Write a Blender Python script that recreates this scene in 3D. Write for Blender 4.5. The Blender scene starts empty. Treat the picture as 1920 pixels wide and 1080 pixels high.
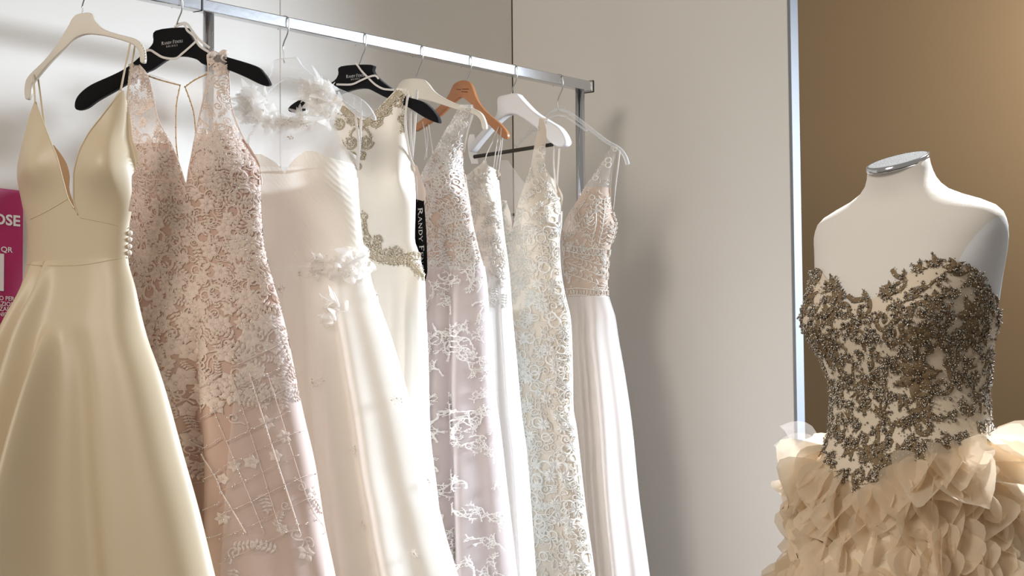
import bpy, bmesh, math, random
import numpy as np
from mathutils import Matrix, Vector

# ------------------------------------------------------------------ camera
W, H, F = 1920.0, 1080.0, 4500.0
HC = 0.93
PITCH = math.radians(4.43)
ROLL = math.radians(0.46)
scene = bpy.context.scene
cam_d = bpy.data.cameras.new('camera')
cam_d.sensor_width = 36.0
cam_d.lens = F / W * 36.0
cam_d.clip_start = 0.05
cam = bpy.data.objects.new('camera', cam_d)
scene.collection.objects.link(cam)
CR = Matrix.Rotation(math.pi / 2 + PITCH, 3, 'X') @ Matrix.Rotation(-ROLL, 3, 'Z')
cam.matrix_world = Matrix.Translation((0, 0, HC)) @ CR.to_4x4()
scene.camera = cam

# ------------------------------------------------------------------ world, lights, exposure
def lin(r, g, b):
    def f(c):
        c /= 255.0
        return c / 12.92 if c <= 0.04045 else ((c + 0.055) / 1.055) ** 2.4
    return (f(r), f(g), f(b), 1.0)

world = bpy.data.worlds.new('hall_ambient')
scene.world = world
world.use_nodes = True
wb = world.node_tree.nodes['Background']
wb.inputs[0].default_value = (1.0, 0.92, 0.82, 1)
wb.inputs[1].default_value = 0.30

def area(name, loc, target, sx, sy, power, col):
    d = bpy.data.lights.new(name, 'AREA')
    d.shape = 'RECTANGLE'
    d.size = sx
    d.size_y = sy
    d.energy = power
    d.color = col
    o = bpy.data.objects.new(name, d)
    scene.collection.objects.link(o)
    o.location = loc
    v = Vector(target) - Vector(loc)
    o.rotation_euler = v.to_track_quat('-Z', 'Y').to_euler()
    return o

area('booth_floodlight', (3.2, 6.42, 2.22), (-0.9, 5.35, 0.48), 1.1, 0.34, 60, (0.78, 0.88, 1.0)).data.spread = math.radians(62)
area('hall_fill_light', (-2.4, 0.9, 3.6), (0.1, 5.8, 1.2), 1.3, 1.3, 104, (1.0, 0.92, 0.82))  # added warm fill, standing in for the hall's unseen overhead lighting
area('neighbour_booth_light', (3.0, 8.75, 3.0), (2.6, 9.65, 1.9), 0.3, 0.3, 31, (1.0, 0.90, 0.76))
sd = bpy.data.lights.new('ceiling_spot', 'SPOT')
sd.energy = 1100; sd.spot_size = math.radians(24); sd.spot_blend = 0.5; sd.shadow_soft_size = 0.05; sd.color = (0.95, 0.97, 1.0)
so = bpy.data.objects.new('ceiling_spot', sd)
scene.collection.objects.link(so)
so.location = (1.75, 5.1, 3.6)
so.rotation_euler = (Vector((0.72, 3.75, 1.05)) - Vector((1.75, 5.1, 3.6))).to_track_quat('-Z', 'Y').to_euler()

scene.view_settings.view_transform = 'Standard'
scene.view_settings.look = 'None'
scene.view_settings.exposure = 0.06
scene.view_settings.gamma = 1.0
scene.cycles.transparent_max_bounces = 24
scene.view_settings.use_curve_mapping = False

# ------------------------------------------------------------------ projection helpers
CRn = np.array(CR)
CPOS = np.array([0, 0, HC])

def ray(px, py):
    v = np.array([(px - W / 2) / F, -(py - H / 2) / F, -1.0])
    return CRn @ v

def on_height(px, py, z):
    d = ray(px, py)
    return CPOS + d * ((z - HC) / d[2])

def on_depth(px, py, y):
    d = ray(px, py)
    return CPOS + d * (y / d[1])

def proj(P):
    q = (np.asarray(P) - CPOS) @ CRn
    return W / 2 + F * q[..., 0] / -q[..., 2], H / 2 - F * q[..., 1] / -q[..., 2]

ZB = 2.0                                   # height of the rail's axis
BN = on_height(387, 13, ZB)
BF = on_height(1090, 160, ZB)
BD = (BF - BN) / np.linalg.norm(BF - BN)   # along the rail, away from the camera
BU = np.array([BD[1], -BD[0], 0.0])        # from the wall towards the room
ZV = np.array([0, 0, 1.0])

def bar_at(px):
    """point of the rail's axis seen in image column px"""
    lo, hi = -3.0, 3.0
    for _ in range(50):
        m = (lo + hi) / 2
        x, y = proj(BN + BD * m)
        if x < px: lo = m
        else: hi = m
    return BN + BD * lo

# ------------------------------------------------------------------ materials
MATS = {}

def material(name, col, rough=0.6, metal=0.0, sheen=0.0, transl=0.0, clear=0.0, bump=0.0, bscale=400.0,
             vary=0.0, vscale=20.0, spec=0.5, wave=None, col2=None, coat=0.0):
    if name in MATS: return MATS[name]
    m = bpy.data.materials.new(name)
    m.use_nodes = True
    nt = m.node_tree
    N, L = nt.nodes, nt.links
    out = N['Material Output']
    p = N['Principled BSDF']
    p.inputs['Roughness'].default_value = rough
    p.inputs['Metallic'].default_value = metal
    p.inputs['Sheen Weight'].default_value = sheen
    p.inputs['Specular IOR Level'].default_value = spec
    p.inputs['Coat Weight'].default_value = coat
    p.inputs['Base Color'].default_value = col
    tc = N.new('ShaderNodeTexCoord')
    colsock = None
    if vary > 0:
        nz = N.new('ShaderNodeTexNoise')
        nz.inputs['Scale'].default_value = vscale
        nz.inputs['Detail'].default_value = 4
        L.new(tc.outputs['Object'], nz.inputs['Vector'])
        mx = N.new('ShaderNodeMix')
        mx.data_type = 'RGBA'
        c2 = col2 if col2 else tuple(c * (1 - vary) for c in col[:3]) + (1,)
        mx.inputs['A'].default_value = col
        mx.inputs['B'].default_value = c2
        L.new(nz.outputs['Fac'], mx.inputs['Factor'])
        L.new(mx.outputs['Result'], p.inputs['Base Color'])
        colsock = mx.outputs['Result']
    bsock = None
    if bump > 0:
        if wave:
            nz = N.new('ShaderNodeTexWave')
            nz.inputs['Scale'].default_value = bscale
            nz.inputs['Distortion'].default_value = 2.0
            nz.inputs['Detail'].default_value = 2
            mp = N.new('ShaderNodeMapping')
            mp.inputs['Rotation'].default_value = wave
            L.new(tc.outputs['Object'], mp.inputs['Vector'])
            L.new(mp.outputs['Vector'], nz.inputs['Vector'])
        else:
            nz = N.new('ShaderNodeTexNoise')
            nz.inputs['Scale'].default_value = bscale
            nz.inputs['Detail'].default_value = 3
            L.new(tc.outputs['Object'], nz.inputs['Vector'])
        bp = N.new('ShaderNodeBump')
        bp.inputs['Strength'].default_value = bump
        bp.inputs['Distance'].default_value = 0.002
        L.new(nz.outputs['Fac'], bp.inputs['Height'])
        L.new(bp.outputs['Normal'], p.inputs['Normal'])
        bsock = bp.outputs['Normal']
    last = p.outputs['BSDF']
    if transl > 0:
        t = N.new('ShaderNodeBsdfTranslucent')
        t.inputs['Color'].default_value = col
        if colsock: L.new(colsock, t.inputs['Color'])
        if bsock: L.new(bsock, t.inputs['Normal'])
        mx = N.new('ShaderNodeMixShader')
        mx.inputs[0].default_value = transl
        L.new(last, mx.inputs[1]); L.new(t.outputs[0], mx.inputs[2])
        last = mx.outputs[0]
    if clear > 0:
        t = N.new('ShaderNodeBsdfTransparent')
        mx = N.new('ShaderNodeMixShader')
        mx.inputs[0].default_value = clear
        L.new(last, mx.inputs[1]); L.new(t.outputs[0], mx.inputs[2])
        last = mx.outputs[0]
    if last != p.outputs['BSDF']:
        L.new(last, out.inputs['Surface'])
    MATS[name] = m
    return m

# ------------------------------------------------------------------ mesh helpers
def mesh_data(name, V, Fc, mat, smooth=True):
    me = bpy.data.meshes.new(name)
    me.from_pydata(np.asarray(V, float).tolist(), [], [tuple(int(i) for i in f) for f in Fc])
    if smooth:
        me.polygons.foreach_set('use_smooth', [True] * len(me.polygons))
    if mat: me.materials.append(mat)
    me.update()
    return me

def link(name, me, parent=None, loc=None):
    o = bpy.data.objects.new(name, me)
    scene.collection.objects.link(o)
    if parent: o.parent = parent
    if loc is not None: o.location = loc
    return o

def part(name, V, Fc, mat, parent=None, smooth=True, stuff=False, origin=None):
    """V in world space; the object sits at its parent's origin"""
    V = np.asarray(V, float)
    base = np.zeros(3)
    p = parent
    while p is not None:
        base = base + np.array(p.location)
        p = p.parent
    loc = None
    if origin is not None:
        loc = np.asarray(origin, float) - base
        V = V - np.asarray(origin, float)
    else:
        V = V - base
    o = link(name, mesh_data(name, V, Fc, mat, smooth), parent, loc)
    if stuff: o['kind'] = 'stuff'
    return o

def thing(name, label, cat, loc, group=None):
    o = bpy.data.objects.new(name, None)
    scene.collection.objects.link(o)
    o.location = [float(c) for c in loc]
    o.empty_display_size = 0.05
    o['label'] = label
    o['category'] = cat
    if group: o['group'] = group
    return o

class MB:
    """collects vertices and faces"""
    def __init__(s): s.V = []; s.F = []; s.n = 0
    def add(s, V, Fc):
        V = np.asarray(V, float)
        if len(V) == 0: return
        s.V.append(V)
        n = s.n
        s.F.extend([tuple(i + n for i in f) for f in Fc])
        s.n += len(V)
    def get(s):
        return (np.vstack(s.V) if s.V else np.zeros((0, 3))), s.F

def box(c, ax, half):
    """oriented box: centre, three axes (rows), half sizes"""
    c = np.asarray(c, float)
    V = []
    for i in (-1, 1):
        for j in (-1, 1):
            for k in (-1, 1):
                V.append(c + ax[0] * half[0] * i + ax[1] * half[1] * j + ax[2] * half[2] * k)
    Fc = [(0, 1, 3, 2), (4, 6, 7, 5), (0, 4, 5, 1), (2, 3, 7, 6), (0, 2, 6, 4), (1, 5, 7, 3)]
    return np.array(V), Fc

def bevel_part(name, V, Fc, mat, parent=None, bev=0.002, seg=2, smooth=False):
    o = part(name, V, Fc, mat, parent, smooth)
    bm = bmesh.new(); bm.from_mesh(o.data)
    bmesh.ops.recalc_face_normals(bm, faces=bm.faces)
    bmesh.ops.bevel(bm, geom=list(bm.edges), offset=bev, segments=seg, affect='EDGES', profile=0.5)
    bm.to_mesh(o.data); bm.free()
    return o

def catmull(P, n=6, closed=False):
    P = np.asarray(P, float)
    k = len(P)
    out = []
    rng = range(k if closed else k - 1)
    for i in rng:
        if closed:
            p0, p1, p2, p3 = P[(i - 1) % k], P[i], P[(i + 1) % k], P[(i + 2) % k]
        else:
            p0 = P[max(i - 1, 0)]; p1 = P[i]; p2 = P[i + 1]; p3 = P[min(i + 2, k - 1)]
        for j in range(n):
            t = j / n
            out.append(0.5 * ((2 * p1) + (-p0 + p2) * t + (2 * p0 - 5 * p1 + 4 * p2 - p3) * t * t + (-p0 + 3 * p1 - 3 * p2 + p3) * t ** 3))
    if not closed: out.append(P[-1])
    return np.array(out)

def tube(P, r, seg=8, cap=True, flat=1.0, flat_dir=None):
    """tube along P; r scalar or array; flat squashes it along flat_dir"""
    P = np.asarray(P, float)
    k = len(P)
    r = np.broadcast_to(np.asarray(r, float), (k,))
    T = np.gradient(P, axis=0)
    T /= np.linalg.norm(T, axis=1)[:, None] + 1e-12
    if flat_dir is None:
        ref = np.array([0, 0, 1.0]) if abs(T[0][2]) < 0.9 else np.array([1.0, 0, 0])
    else:
        ref = np.asarray(flat_dir, float)
    V = []
    A = ref
    for i in range(k):
        A = (ref if flat_dir is not None else A)
        A = A - T[i] * (A @ T[i]); A /= np.linalg.norm(A) + 1e-12
        B = np.cross(T[i], A)
        for j in range(seg):
            t = 2 * math.pi * j / seg
            V.append(P[i] + r[i] * (A * math.cos(t) * flat + B * math.sin(t)))
    Fc = []
    for i in range(k - 1):
        for j in range(seg):
            a = i * seg + j; b = i * seg + (j + 1) % seg
            Fc.append((a, b, b + seg, a + seg))
    if cap:
        Fc.append(tuple(range(seg))[::-1])
        Fc.append(tuple((k - 1) * seg + j for j in range(seg)))
    return np.array(V), Fc

def grid_faces(nr, nc, wrap=False):
    Fc = []
    for i in range(nr - 1):
        for j in range(nc if wrap else nc - 1):
            j2 = (j + 1) % nc
            Fc.append((i * nc + j, i * nc + j2, (i + 1) * nc + j2, (i + 1) * nc + j))
    return Fc

def pchip(x, y):
    x = np.asarray(x, float); y = np.asarray(y, float)
    h = np.diff(x); d = np.diff(y) / h
    m = np.zeros_like(y)
    m[0], m[-1] = d[0], d[-1]
    for i in range(1, len(x) - 1):
        if d[i - 1] * d[i] > 0:
            w1 = 2 * h[i] + h[i - 1]; w2 = h[i] + 2 * h[i - 1]
            m[i] = (w1 + w2) / (w1 / d[i - 1] + w2 / d[i])
    def f(q):
        q = np.clip(np.asarray(q, float), x[0], x[-1])
        i = np.clip(np.searchsorted(x, q) - 1, 0, len(x) - 2)
        t = (q - x[i]) / h[i]
        return ((1 + 2 * t) * (1 - t) ** 2) * y[i] + t * (1 - t) ** 2 * h[i] * m[i] + t * t * (3 - 2 * t) * y[i + 1] + t * t * (t - 1) * h[i] * m[i + 1]
    return f

ICO_V = None
def ico():
    global ICO_V, ICO_F
    if ICO_V is None:
        bm = bmesh.new()
        bmesh.ops.create_icosphere(bm, subdivisions=1, radius=1.0)
        bm.verts.ensure_lookup_table()
        ICO_V = np.array([v.co[:] for v in bm.verts])
        ICO_F = np.array([[v.index for v in f.verts] for f in bm.faces])
        bm.free()
    return ICO_V, ICO_F

def bead_cloud(P, R):
    """many little spheres in one mesh"""
    P = np.asarray(P, float).reshape(-1, 3)
    R = np.broadcast_to(np.asarray(R, float), (len(P),))
    iv, jf = ico()
    V = (P[:, None, :] + iv[None] * R[:, None, None]).reshape(-1, 3)
    Fc = (jf[None] + (np.arange(len(P)) * len(iv))[:, None, None]).reshape(-1, 3)
    return V, Fc.tolist()

# ------------------------------------------------------------------ frames and garments
class Frame:
    """vertical plane through O; u runs to the right in the picture, n faces the viewer"""
    def __init__(s, O, psi):
        s.O = np.array([O[0], O[1], 0.0])
        s.psi = math.radians(psi)
        s.u = np.array([math.cos(s.psi), -math.sin(s.psi), 0])
        s.n = np.array([-math.sin(s.psi), -math.cos(s.psi), 0])
    def loc(s, px, py, d=0.0):
        r = ray(px, py)
        t = ((s.O + s.n * d - CPOS) @ s.n) / (r @ s.n)
        p = CPOS + r * t - s.O
        return p @ s.u, p[2]
    def pt(s, u, d, z):
        u = np.asarray(u, float); d = np.asarray(d, float); z = np.asarray(z, float)
        u, d, z = np.broadcast_arrays(u, d, z)
        return s.O + u[..., None] * s.u + d[..., None] * s.n + z[..., None] * ZV
    def px(s, px, py, d=0.0):
        u, z = s.loc(px, py, d)
        return s.pt(u, d, z)

class Garment(Frame):
    def __init__(s, hook_x, psi, rows, brows, folds=(), wob=(), zfold=None, bumps=(), backf=0.9):
        s.backf = backf
        O = bar_at(hook_x)
        super().__init__(O, psi)
        s.rows = rows
        ys = np.array([r[0] for r in rows], float)
        s.fxl = pchip(ys, [r[1] for r in rows]); s.fxr = pchip(ys, [r[2] for r in rows])
        by = pchip([b[0] for b in brows], [b[1] for b in brows])
        zs, cs, As, bs = [], [], [], []
        tp = math.tan(s.psi)
        for y in np.linspace(ys[0], ys[-1], 140):
            ul, zl = s.loc(float(s.fxl(y)), y); ur, zr = s.loc(float(s.fxr(y)), y)
            A = (ur - ul) / 2
            b = float(by(y))
            a = math.sqrt(max(A * A - (b * tp) ** 2, (A * 0.6) ** 2))
            zs.append((zl + zr) / 2); cs.append((ul + ur) / 2); As.append(a); bs.append(b)
        o = np.argsort(zs)
        s.zs = np.array(zs)[o]; s.cs = np.array(cs)[o]; s.As = np.array(As)[o]; s.bs = np.array(bs)[o]
        s.folds = folds; s.wob = wob
        s.zf = s.loc(float(s.fxl(zfold)) * 0.5 + float(s.fxr(zfold)) * 0.5, zfold)[1] if zfold else None
        s.zmin, s.zmax = s.zs[0], s.zs[-1]
        s.bumps = []
        for (bx, byy, r, h) in bumps:
            uu, zz = s.loc(bx, byy, 0.05)
            s.bumps.append((uu, zz, r, h))
        s.masks = None
    def ab(s, z):
        return np.interp(z, s.zs, s.cs), np.interp(z, s.zs, s.As), np.interp(z, s.zs, s.bs)
    def foldf(s, tau, z):
        if s.zf is None: return np.zeros_like(np.asarray(tau, float) + z)
        k = np.clip((s.zf - z) / (s.zf - s.zmin), 0, 1)
        r = np.zeros_like(tau + z)
        for f in s.folds:
            t0, w, h = f[:3]
            start = f[3] if len(f) > 3 else 0.0
            kk = np.clip((k - start) / (1 - start), 0, 1) ** 0.6
            dt = (tau - t0) / w
            if len(f) > 4: dt = np.where(dt < 0, dt, dt / f[4])
            r = r + h * kk * np.exp(-dt ** 2)
        for (q, ph, h) in s.wob:
            r = r + h * k ** 0.7 * np.cos(q * np.arcsin(np.clip(tau, -1, 1)) * 2 + ph + 0.6 * np.sin(3 * k + ph))
        return r
    def D(s, u, z):
        c, a, b = s.ab(z)
        tau = np.clip((u - c) / a, -1, 1)
        e = np.sqrt(np.maximum(1 - tau * tau, 0))
        d = b * e + s.foldf(tau, z) * np.clip(e * 1.8, 0, 1)
        for (uu, zz, r, h) in s.bumps:
            dz = (z - zz) / r
            dz = np.where(dz > 0, dz * 0.8, dz * 1.15)
            d = d + h * np.exp(-((u - uu) / r) ** 2 - dz ** 2) * np.clip(e * 2.0, 0, 1)
        return d
    def Dback(s, u, z):
        c, a, b = s.ab(z)
        tau = np.clip((u - c) / a, -1, 1)
        e = np.sqrt(np.maximum(1 - tau * tau, 0))
        return -(b * s.backf * e + s.foldf(-tau * 0.93 + 0.11, z) * 0.7 * s.backf * np.clip(e * 1.8, 0, 1))
    def front_at(s, px, py, it=4):
        d = 0.0
        for _ in range(it):
            u, z = s.loc(px, py, d)
            d = float(s.D(u, z))
        return u, z
    def z_of(s, y):
        return s.loc((float(s.fxl(y)) + float(s.fxr(y))) / 2, y)[1]
    # -- surfaces
    def body(s, y0, y1, nr, nc, side='both', grow=1.0, off=0.0):
        z0, z1 = s.z_of(y0), s.z_of(y1)
        zz = np.linspace(z0, z1, nr)[:, None]
        c, a, b = s.ab(zz)
        out = MB()
        if side in ('front', 'both'):
            ph = np.linspace(-math.pi / 2, math.pi / 2, nc)[None]
            tau = np.sin(ph)
            u = c + a * tau
            d = s.D(u, zz + 0 * u) + off * np.cos(ph)
            uu = c + a * grow * tau
            out.add(s.pt(uu, d, zz + 0 * u).reshape(-1, 3), grid_faces(nr, nc))
        if side in ('back', 'both'):
            ph = np.linspace(math.pi / 2, -math.pi / 2, nc // 2)[None]
            tau = np.sin(ph)
            u = c + a * tau
            d = s.Dback(u, zz + 0 * u) - off * np.cos(ph)
            uu = c + a * grow * tau
            out.add(s.pt(uu, d, zz + 0 * u).reshape(-1, 3), grid_faces(nr, nc // 2))
        return out.get()
    def strip(s, rows, nr, nc, side='front', d0=None, off=0.0):
        """panel whose edges are given in the photograph's columns; 'S' = the side seam"""
        ys = np.array([r[0] for r in rows], float)
        def edge(k):
            us, zs = [], []
            for r in rows:
                v = r[k]
                if v == 'S':
                    sx = float(s.fxl(r[0])) if k == 1 else float(s.fxr(r[0]))
                    _, z = s.loc(sx, r[0])
                    c, a, b = s.ab(z)
                    u = c - a if k == 1 else c + a
                    z = s.z_of(r[0])
                elif d0 is not None:
                    u, z = s.loc(v, r[0], d0)
                else:
                    u, z = s.front_at(v, r[0])
                us.append(float(u)); zs.append(float(z))
            return pchip(ys, us), pchip(ys, zs)
        lu, lz = edge(1); ru, rz = edge(2)
        q = np.linspace(ys[0], ys[-1], nr)[:, None]
        t = np.linspace(0, 1, nc)[None]
        t = 0.5 - 0.5 * np.cos(math.pi * t)
        u = lu(q) * (1 - t) + ru(q) * t
        z = lz(q) * (1 - t) + rz(q) * t
        if side == 'front':
            d = s.D(u, z) + off
        else:
            d = np.full_like(u, d0 if d0 is not None else -0.02)
        return s.pt(u, d, z).reshape(-1, 3), grid_faces(nr, nc)
    def outline(s, rows, k, n=60):
        ys = np.array([r[0] for r in rows], float)
        f = pchip(ys, [r[k] for r in rows])
        return [(float(f(y)), y) for y in np.linspace(ys[0], ys[-1], n)]
    def line(s, pts, off=0.001, n=6):
        P = catmull(np.array(pts, float), n)
        out = []
        for (x, y) in P:
            u, z = s.front_at(x, y)
            out.append(s.pt(u, float(s.D(u, z)) + off, z))
        return np.array(out)
    # -- stamping flat motifs onto the front
    def phi_of(s, px, py):
        u, z = s.front_at(px, py)
        c, a, b = s.ab(z)
        return float(np.arcsin(np.clip((u - c) / a, -0.999, 0.999))), float(z)
    def arc(s, ph, z):
        c, a, b = s.ab(z)
        return np.sqrt((a * np.cos(ph)) ** 2 + (b * np.sin(ph)) ** 2)
    def map(s, ph, z, off):
        ph = np.clip(ph, -1.5, 1.5)
        c, a, b = s.ab(z)
        u = c + a * np.sin(ph)
        e = 1e-3
        d = s.D(u, z)
        du = (s.D(u + e, z) - s.D(u - e, z)) / (2 * e)
        dz = (s.D(u, z + e) - s.D(u, z - e)) / (2 * e)
        du = np.clip(du, -4, 4); dz = np.clip(dz, -2, 2)
        l = np.sqrt(1 + du * du + dz * dz)
        return s.pt(u - off * du / l, d + off / l, z - off * dz / l)
    def inside(s, P):
        """is a point within the garment's cut (necklines), in the picture's columns"""
        if s.masks is None: return np.ones(len(P), bool)
        x, y = proj(P)
        ok = y > s.ytop
        for (ys, fl, fr, y0, y1) in s.masks:
            ok |= (y >= y0) & (y <= y1 + 1) & (x >= fl(y) - 1.5) & (x <= fr(y) + 1.5)
        return ok
    def set_masks(s, ytop, strips):
        s.ytop = ytop
        s.masks = []
        for rows in strips:
            ys = [r[0] for r in rows]
            L = [float(s.fxl(r[0])) if r[1] == 'S' else r[1] for r in rows]
            R = [float(s.fxr(r[0])) if r[2] == 'S' else r[2] for r in rows]
            s.masks.append((ys, pchip(ys, L), pchip(ys, R), ys[0], ys[-1]))

# ------------------------------------------------------------------ flat motifs (x, y, height)
def ribbon2(P, w, h=0.12):
    P = np.asarray(P, float)
    T = np.gradient(P, axis=0)
    T /= np.linalg.norm(T, axis=1)[:, None] + 1e-9
    Nn = np.stack([-T[:, 1], T[:, 0]], 1)
    w = np.broadcast_to(np.asarray(w, float), (len(P),))[:, None]
    k = len(P)
    V = np.zeros((k * 3, 3))
    V[0::3, :2] = P + Nn * w; V[1::3, :2] = P; V[2::3, :2] = P - Nn * w
    V[1::3, 2] = h
    return V, grid_faces(k, 3)

def leaf2(L=1.0, wd=0.3, bend=0.0, n=6, h=0.14):
    t = np.linspace(0, 1, n)
    P = np.stack([t * L, bend * L * t * t], 1)
    w = wd * np.sin(math.pi * np.clip(t, 0.02, 0.99) ** 0.8) * (1 - 0.25 * t) + 0.01
    return ribbon2(P, w, h)

def xf(m, rot=0.0, sc=1.0, dx=0.0, dy=0.0):
    V, Fc = m
    c, s_ = math.cos(rot) * sc, math.sin(rot) * sc
    V2 = V.copy()
    V2[:, 0] = V[:, 0] * c - V[:, 1] * s_ + dx
    V2[:, 1] = V[:, 0] * s_ + V[:, 1] * c + dy
    V2[:, 2] = V[:, 2] * sc
    return V2, Fc

def merge(ms):
    b = MB()
    for m in ms: b.add(*m)
    return b.get()

def flower2(n=6, wd=0.33, inner=0.12):
    ms = [xf(leaf2(1 - inner, wd), 0, 1, inner, 0)]
    V0 = ms[0]
    out = [xf(V0, 2 * math.pi * i / n) for i in range(n)]
    t = np.linspace(0, 2 * math.pi, 8, endpoint=False)
    V = np.vstack([np.stack([0.16 * np.cos(t), 0.16 * np.sin(t), 0 * t + 0.05], 1), [[0, 0, 0.22]]])
    out.append((V, [(i, (i + 1) % 8, 8) for i in range(8)]))
    return merge(out)

def scroll2(turns=1.4, w=0.09, n=18, tail=0.9):
    t = np.linspace(0, 1, n)
    r = 0.12 + 0.55 * t
    a = turns * 2 * math.pi * t
    P = np.stack([r * np.cos(a), r * np.sin(a)], 1)
    d = P[-1] - P[-2]; d /= np.linalg.norm(d)
    P = np.vstack([P, P[-1] + d * tail * 0.5, P[-1] + d * tail + np.array([-d[1], d[0]]) * -0.3])
    return ribbon2(catmull(P, 2), w)

def ring2(w=0.16, n=12):
    t = np.linspace(0, 2 * math.pi, n + 1)
    return ribbon2(np.stack([0.8 * np.cos(t), 0.8 * np.sin(t)], 1), w)

def spray2(n=5, rs=random.Random(3)):
    ms = [ribbon2(np.stack([np.linspace(-1, 1, 8), 0.15 * np.sin(np.linspace(-2, 2, 8))], 1), 0.04)]
    for i in range(n):
        x = -0.8 + 1.6 * i / (n - 1)
        for sg in (-1, 1):
            ms.append(xf(leaf2(0.62, 0.17, 0.2 * sg), sg * (0.9 + 0.2 * rs.random()), 1, x, 0.15 * math.sin(2 * x)))
    ms.append(xf(leaf2(0.6, 0.18), 0, 1, 0.9, 0.1))
    return merge(ms)

def paisley2():
    t = np.linspace(0, 2 * math.pi, 22)
    P = np.stack([0.55 * np.cos(t) * (1 - 0.45 * np.sin(t / 2) ** 8), 0.9 * np.sin(t) * 0.9], 1)
    sp = scroll2(1.2, 0.11, 14, 0.1)
    return merge([ribbon2(P, 0.1), xf(sp, 0.5, 0.5, 0, -0.1)])

def coral2(seed):
    rs = random.Random(seed)
    ms = []
    def grow(x, y, a, L, w, dep):
        k = 6
        P = [(x, y)]
        for i in range(k):
            a += rs.uniform(-0.35, 0.35)
            x += math.cos(a) * L / k; y += math.sin(a) * L / k
            P.append((x, y))
        ms.append(ribbon2(np.array(P), np.linspace(w, w * 0.75, k + 1) * (1 + 0.25 * np.sin(np.arange(k + 1) * 2.1)), 0.06))
        if dep > 0:
            for _ in range(rs.choice([2, 2, 3])):
                grow(x, y, a + rs.uniform(-1.1, 1.1), L * rs.uniform(0.6, 0.85), w * 0.82, dep - 1)
                if rs.random() < 0.5:
                    q = P[rs.randint(2, 5)]
                    grow(q[0], q[1], a + rs.choice([-1.2, 1.2]), L * 0.4, w * 0.7, 0)
        else:
            ms.append(xf(leaf2(L * 0.3, w * 1.3), a, 1, x, y))
    grow(0, -1, math.pi / 2, 0.75, 0.075, 3)
    return merge(ms)

class Stamper:
    """lays motifs on a surface that offers map(phi, z, off), arc(phi, z)"""
    def __init__(s, surf): s.g = surf; s.b = MB()
    def put(s, m, ph, z, rot, sc, off=0.002, hs=1.0, clip=True):
        V, Fc = m
        c, q = math.cos(rot) * sc, math.sin(rot) * sc
        x = V[:, 0] * c - V[:, 1] * q
        y = V[:, 0] * q + V[:, 1] * c
        PH = ph + x / float(s.g.arc(ph, z)); Z = z + y
        P = s.g.map(PH, Z, off + V[:, 2] * sc * hs)
        if clip:
            ok = s.g.inside(P)
            if not ok.all():
                if not ok.any(): return None
                Fc = [f for f in Fc if all(ok[i] for i in f)]
                if not Fc: return None
                used = sorted({i for f in Fc for i in f}); mp = {k: i for i, k in enumerate(used)}
                s.b.add(P[used], [tuple(mp[i] for i in f) for f in Fc])
                return P
        s.b.add(P, Fc)
        return P
    def get(s): return s.b.get()

def scatter(g, rs, n, y0, y1, mind, dens=None, phr=1.45, tries=40):
    """random well spaced (phi, z) on the front between two image rows"""
    z0, z1 = g.z_of(y1), g.z_of(y0)
    pts = []
    arr = np.zeros((0, 2))
    fails = 0
    while len(pts) < n and fails < n * tries:
        ph = rs.uniform(-phr, phr); z = rs.uniform(z0, z1)
        if dens is not None and rs.random() > dens(ph, z): fails += 1; continue
        c, a, b = g.ab(z)
        x = a * math.sin(ph) * 0.6 + a * ph * 0.4
        if len(arr) and np.min((arr[:, 0] - x) ** 2 + (arr[:, 1] - z) ** 2) < mind * mind:
            fails += 1; continue
        arr = np.vstack([arr, [[x, z]]])
        pts.append((ph, z))
    return pts

# ================================================================== the setting
M_wall = material('painted_panel', lin(224, 220, 214), 0.75, bump=0.05, bscale=160, vary=0.03, vscale=3)
M_gap = material('panel_joint', lin(120, 108, 88), 0.9, vary=0.1)
M_edge = material('panel_edge_aluminium', lin(122, 125, 132), 0.6, vary=0.03)
M_brown = material('brown_hall_wall', lin(148, 126, 97), 0.8, bump=0.08, bscale=60, vary=0.08, vscale=2)
M_floor = material('grey_carpet', lin(120, 112, 104), 0.95, bump=0.4, bscale=500, vary=0.2, vscale=80)

lo, hi = 0.0, 1.5
for _ in range(40):
    w_ = (lo + hi) / 2
    CC = BF + 0.25 * BD - w_ * BU
    if proj(np.array([CC[0], CC[1], 2.12]))[0] > 960.6: lo = w_
    else: hi = w_
CC = np.array([CC[0], CC[1], 0.0])
lo, hi = 0.3, 2.0
for _ in range(40):
    LW = (lo + hi) / 2
    q = CC + LW * BU
    if proj(np.array([q[0], q[1], 2.0]))[0] < 1479: lo = LW
    else: hi = LW
WH = 2.5

def structure(name):
    o = bpy.data.objects.new(name, None)
    scene.collection.objects.link(o)
    o['kind'] = 'structure'
    return o

wr = structure('wall_right')
ax = [BU, BD, ZV]
bevel_part('panel', *box(CC + BU * (LW / 2) + BD * 0.02 + ZV * WH / 2, ax, (LW / 2 - 0.0015, 0.02, WH / 2)), M_wall, wr, 0.0015, 1)
bevel_part('edge_profile', *box(CC + BU * (LW + 0.004) + BD * 0.02 + ZV * WH / 2, ax, (0.0042, 0.0205, WH / 2)), M_edge, wr, 0.0012, 2)
wl = structure('wall_left')
for i in range(4):
    c = CC - BD * (0.5 + i * 1.0) - BU * 0.02 + ZV * WH / 2
    bevel_part('panel', *box(c, [BD, BU, ZV], (0.5 - 0.0013, 0.02, WH / 2)), M_wall, wl, 0.001, 1)
part('joint_backing', *box(CC - BD * 1.98 - BU * 0.03 + ZV * WH / 2, [BD, BU, ZV], (2.0, 0.02, WH / 2 - 0.01)), M_gap, wl, False)
part('corner_post', *box(CC + BD * 0.02 - BU * 0.022 + ZV * WH / 2, ax, (0.0205, 0.02, WH / 2 - 0.01)), M_gap, wl, False)
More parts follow.
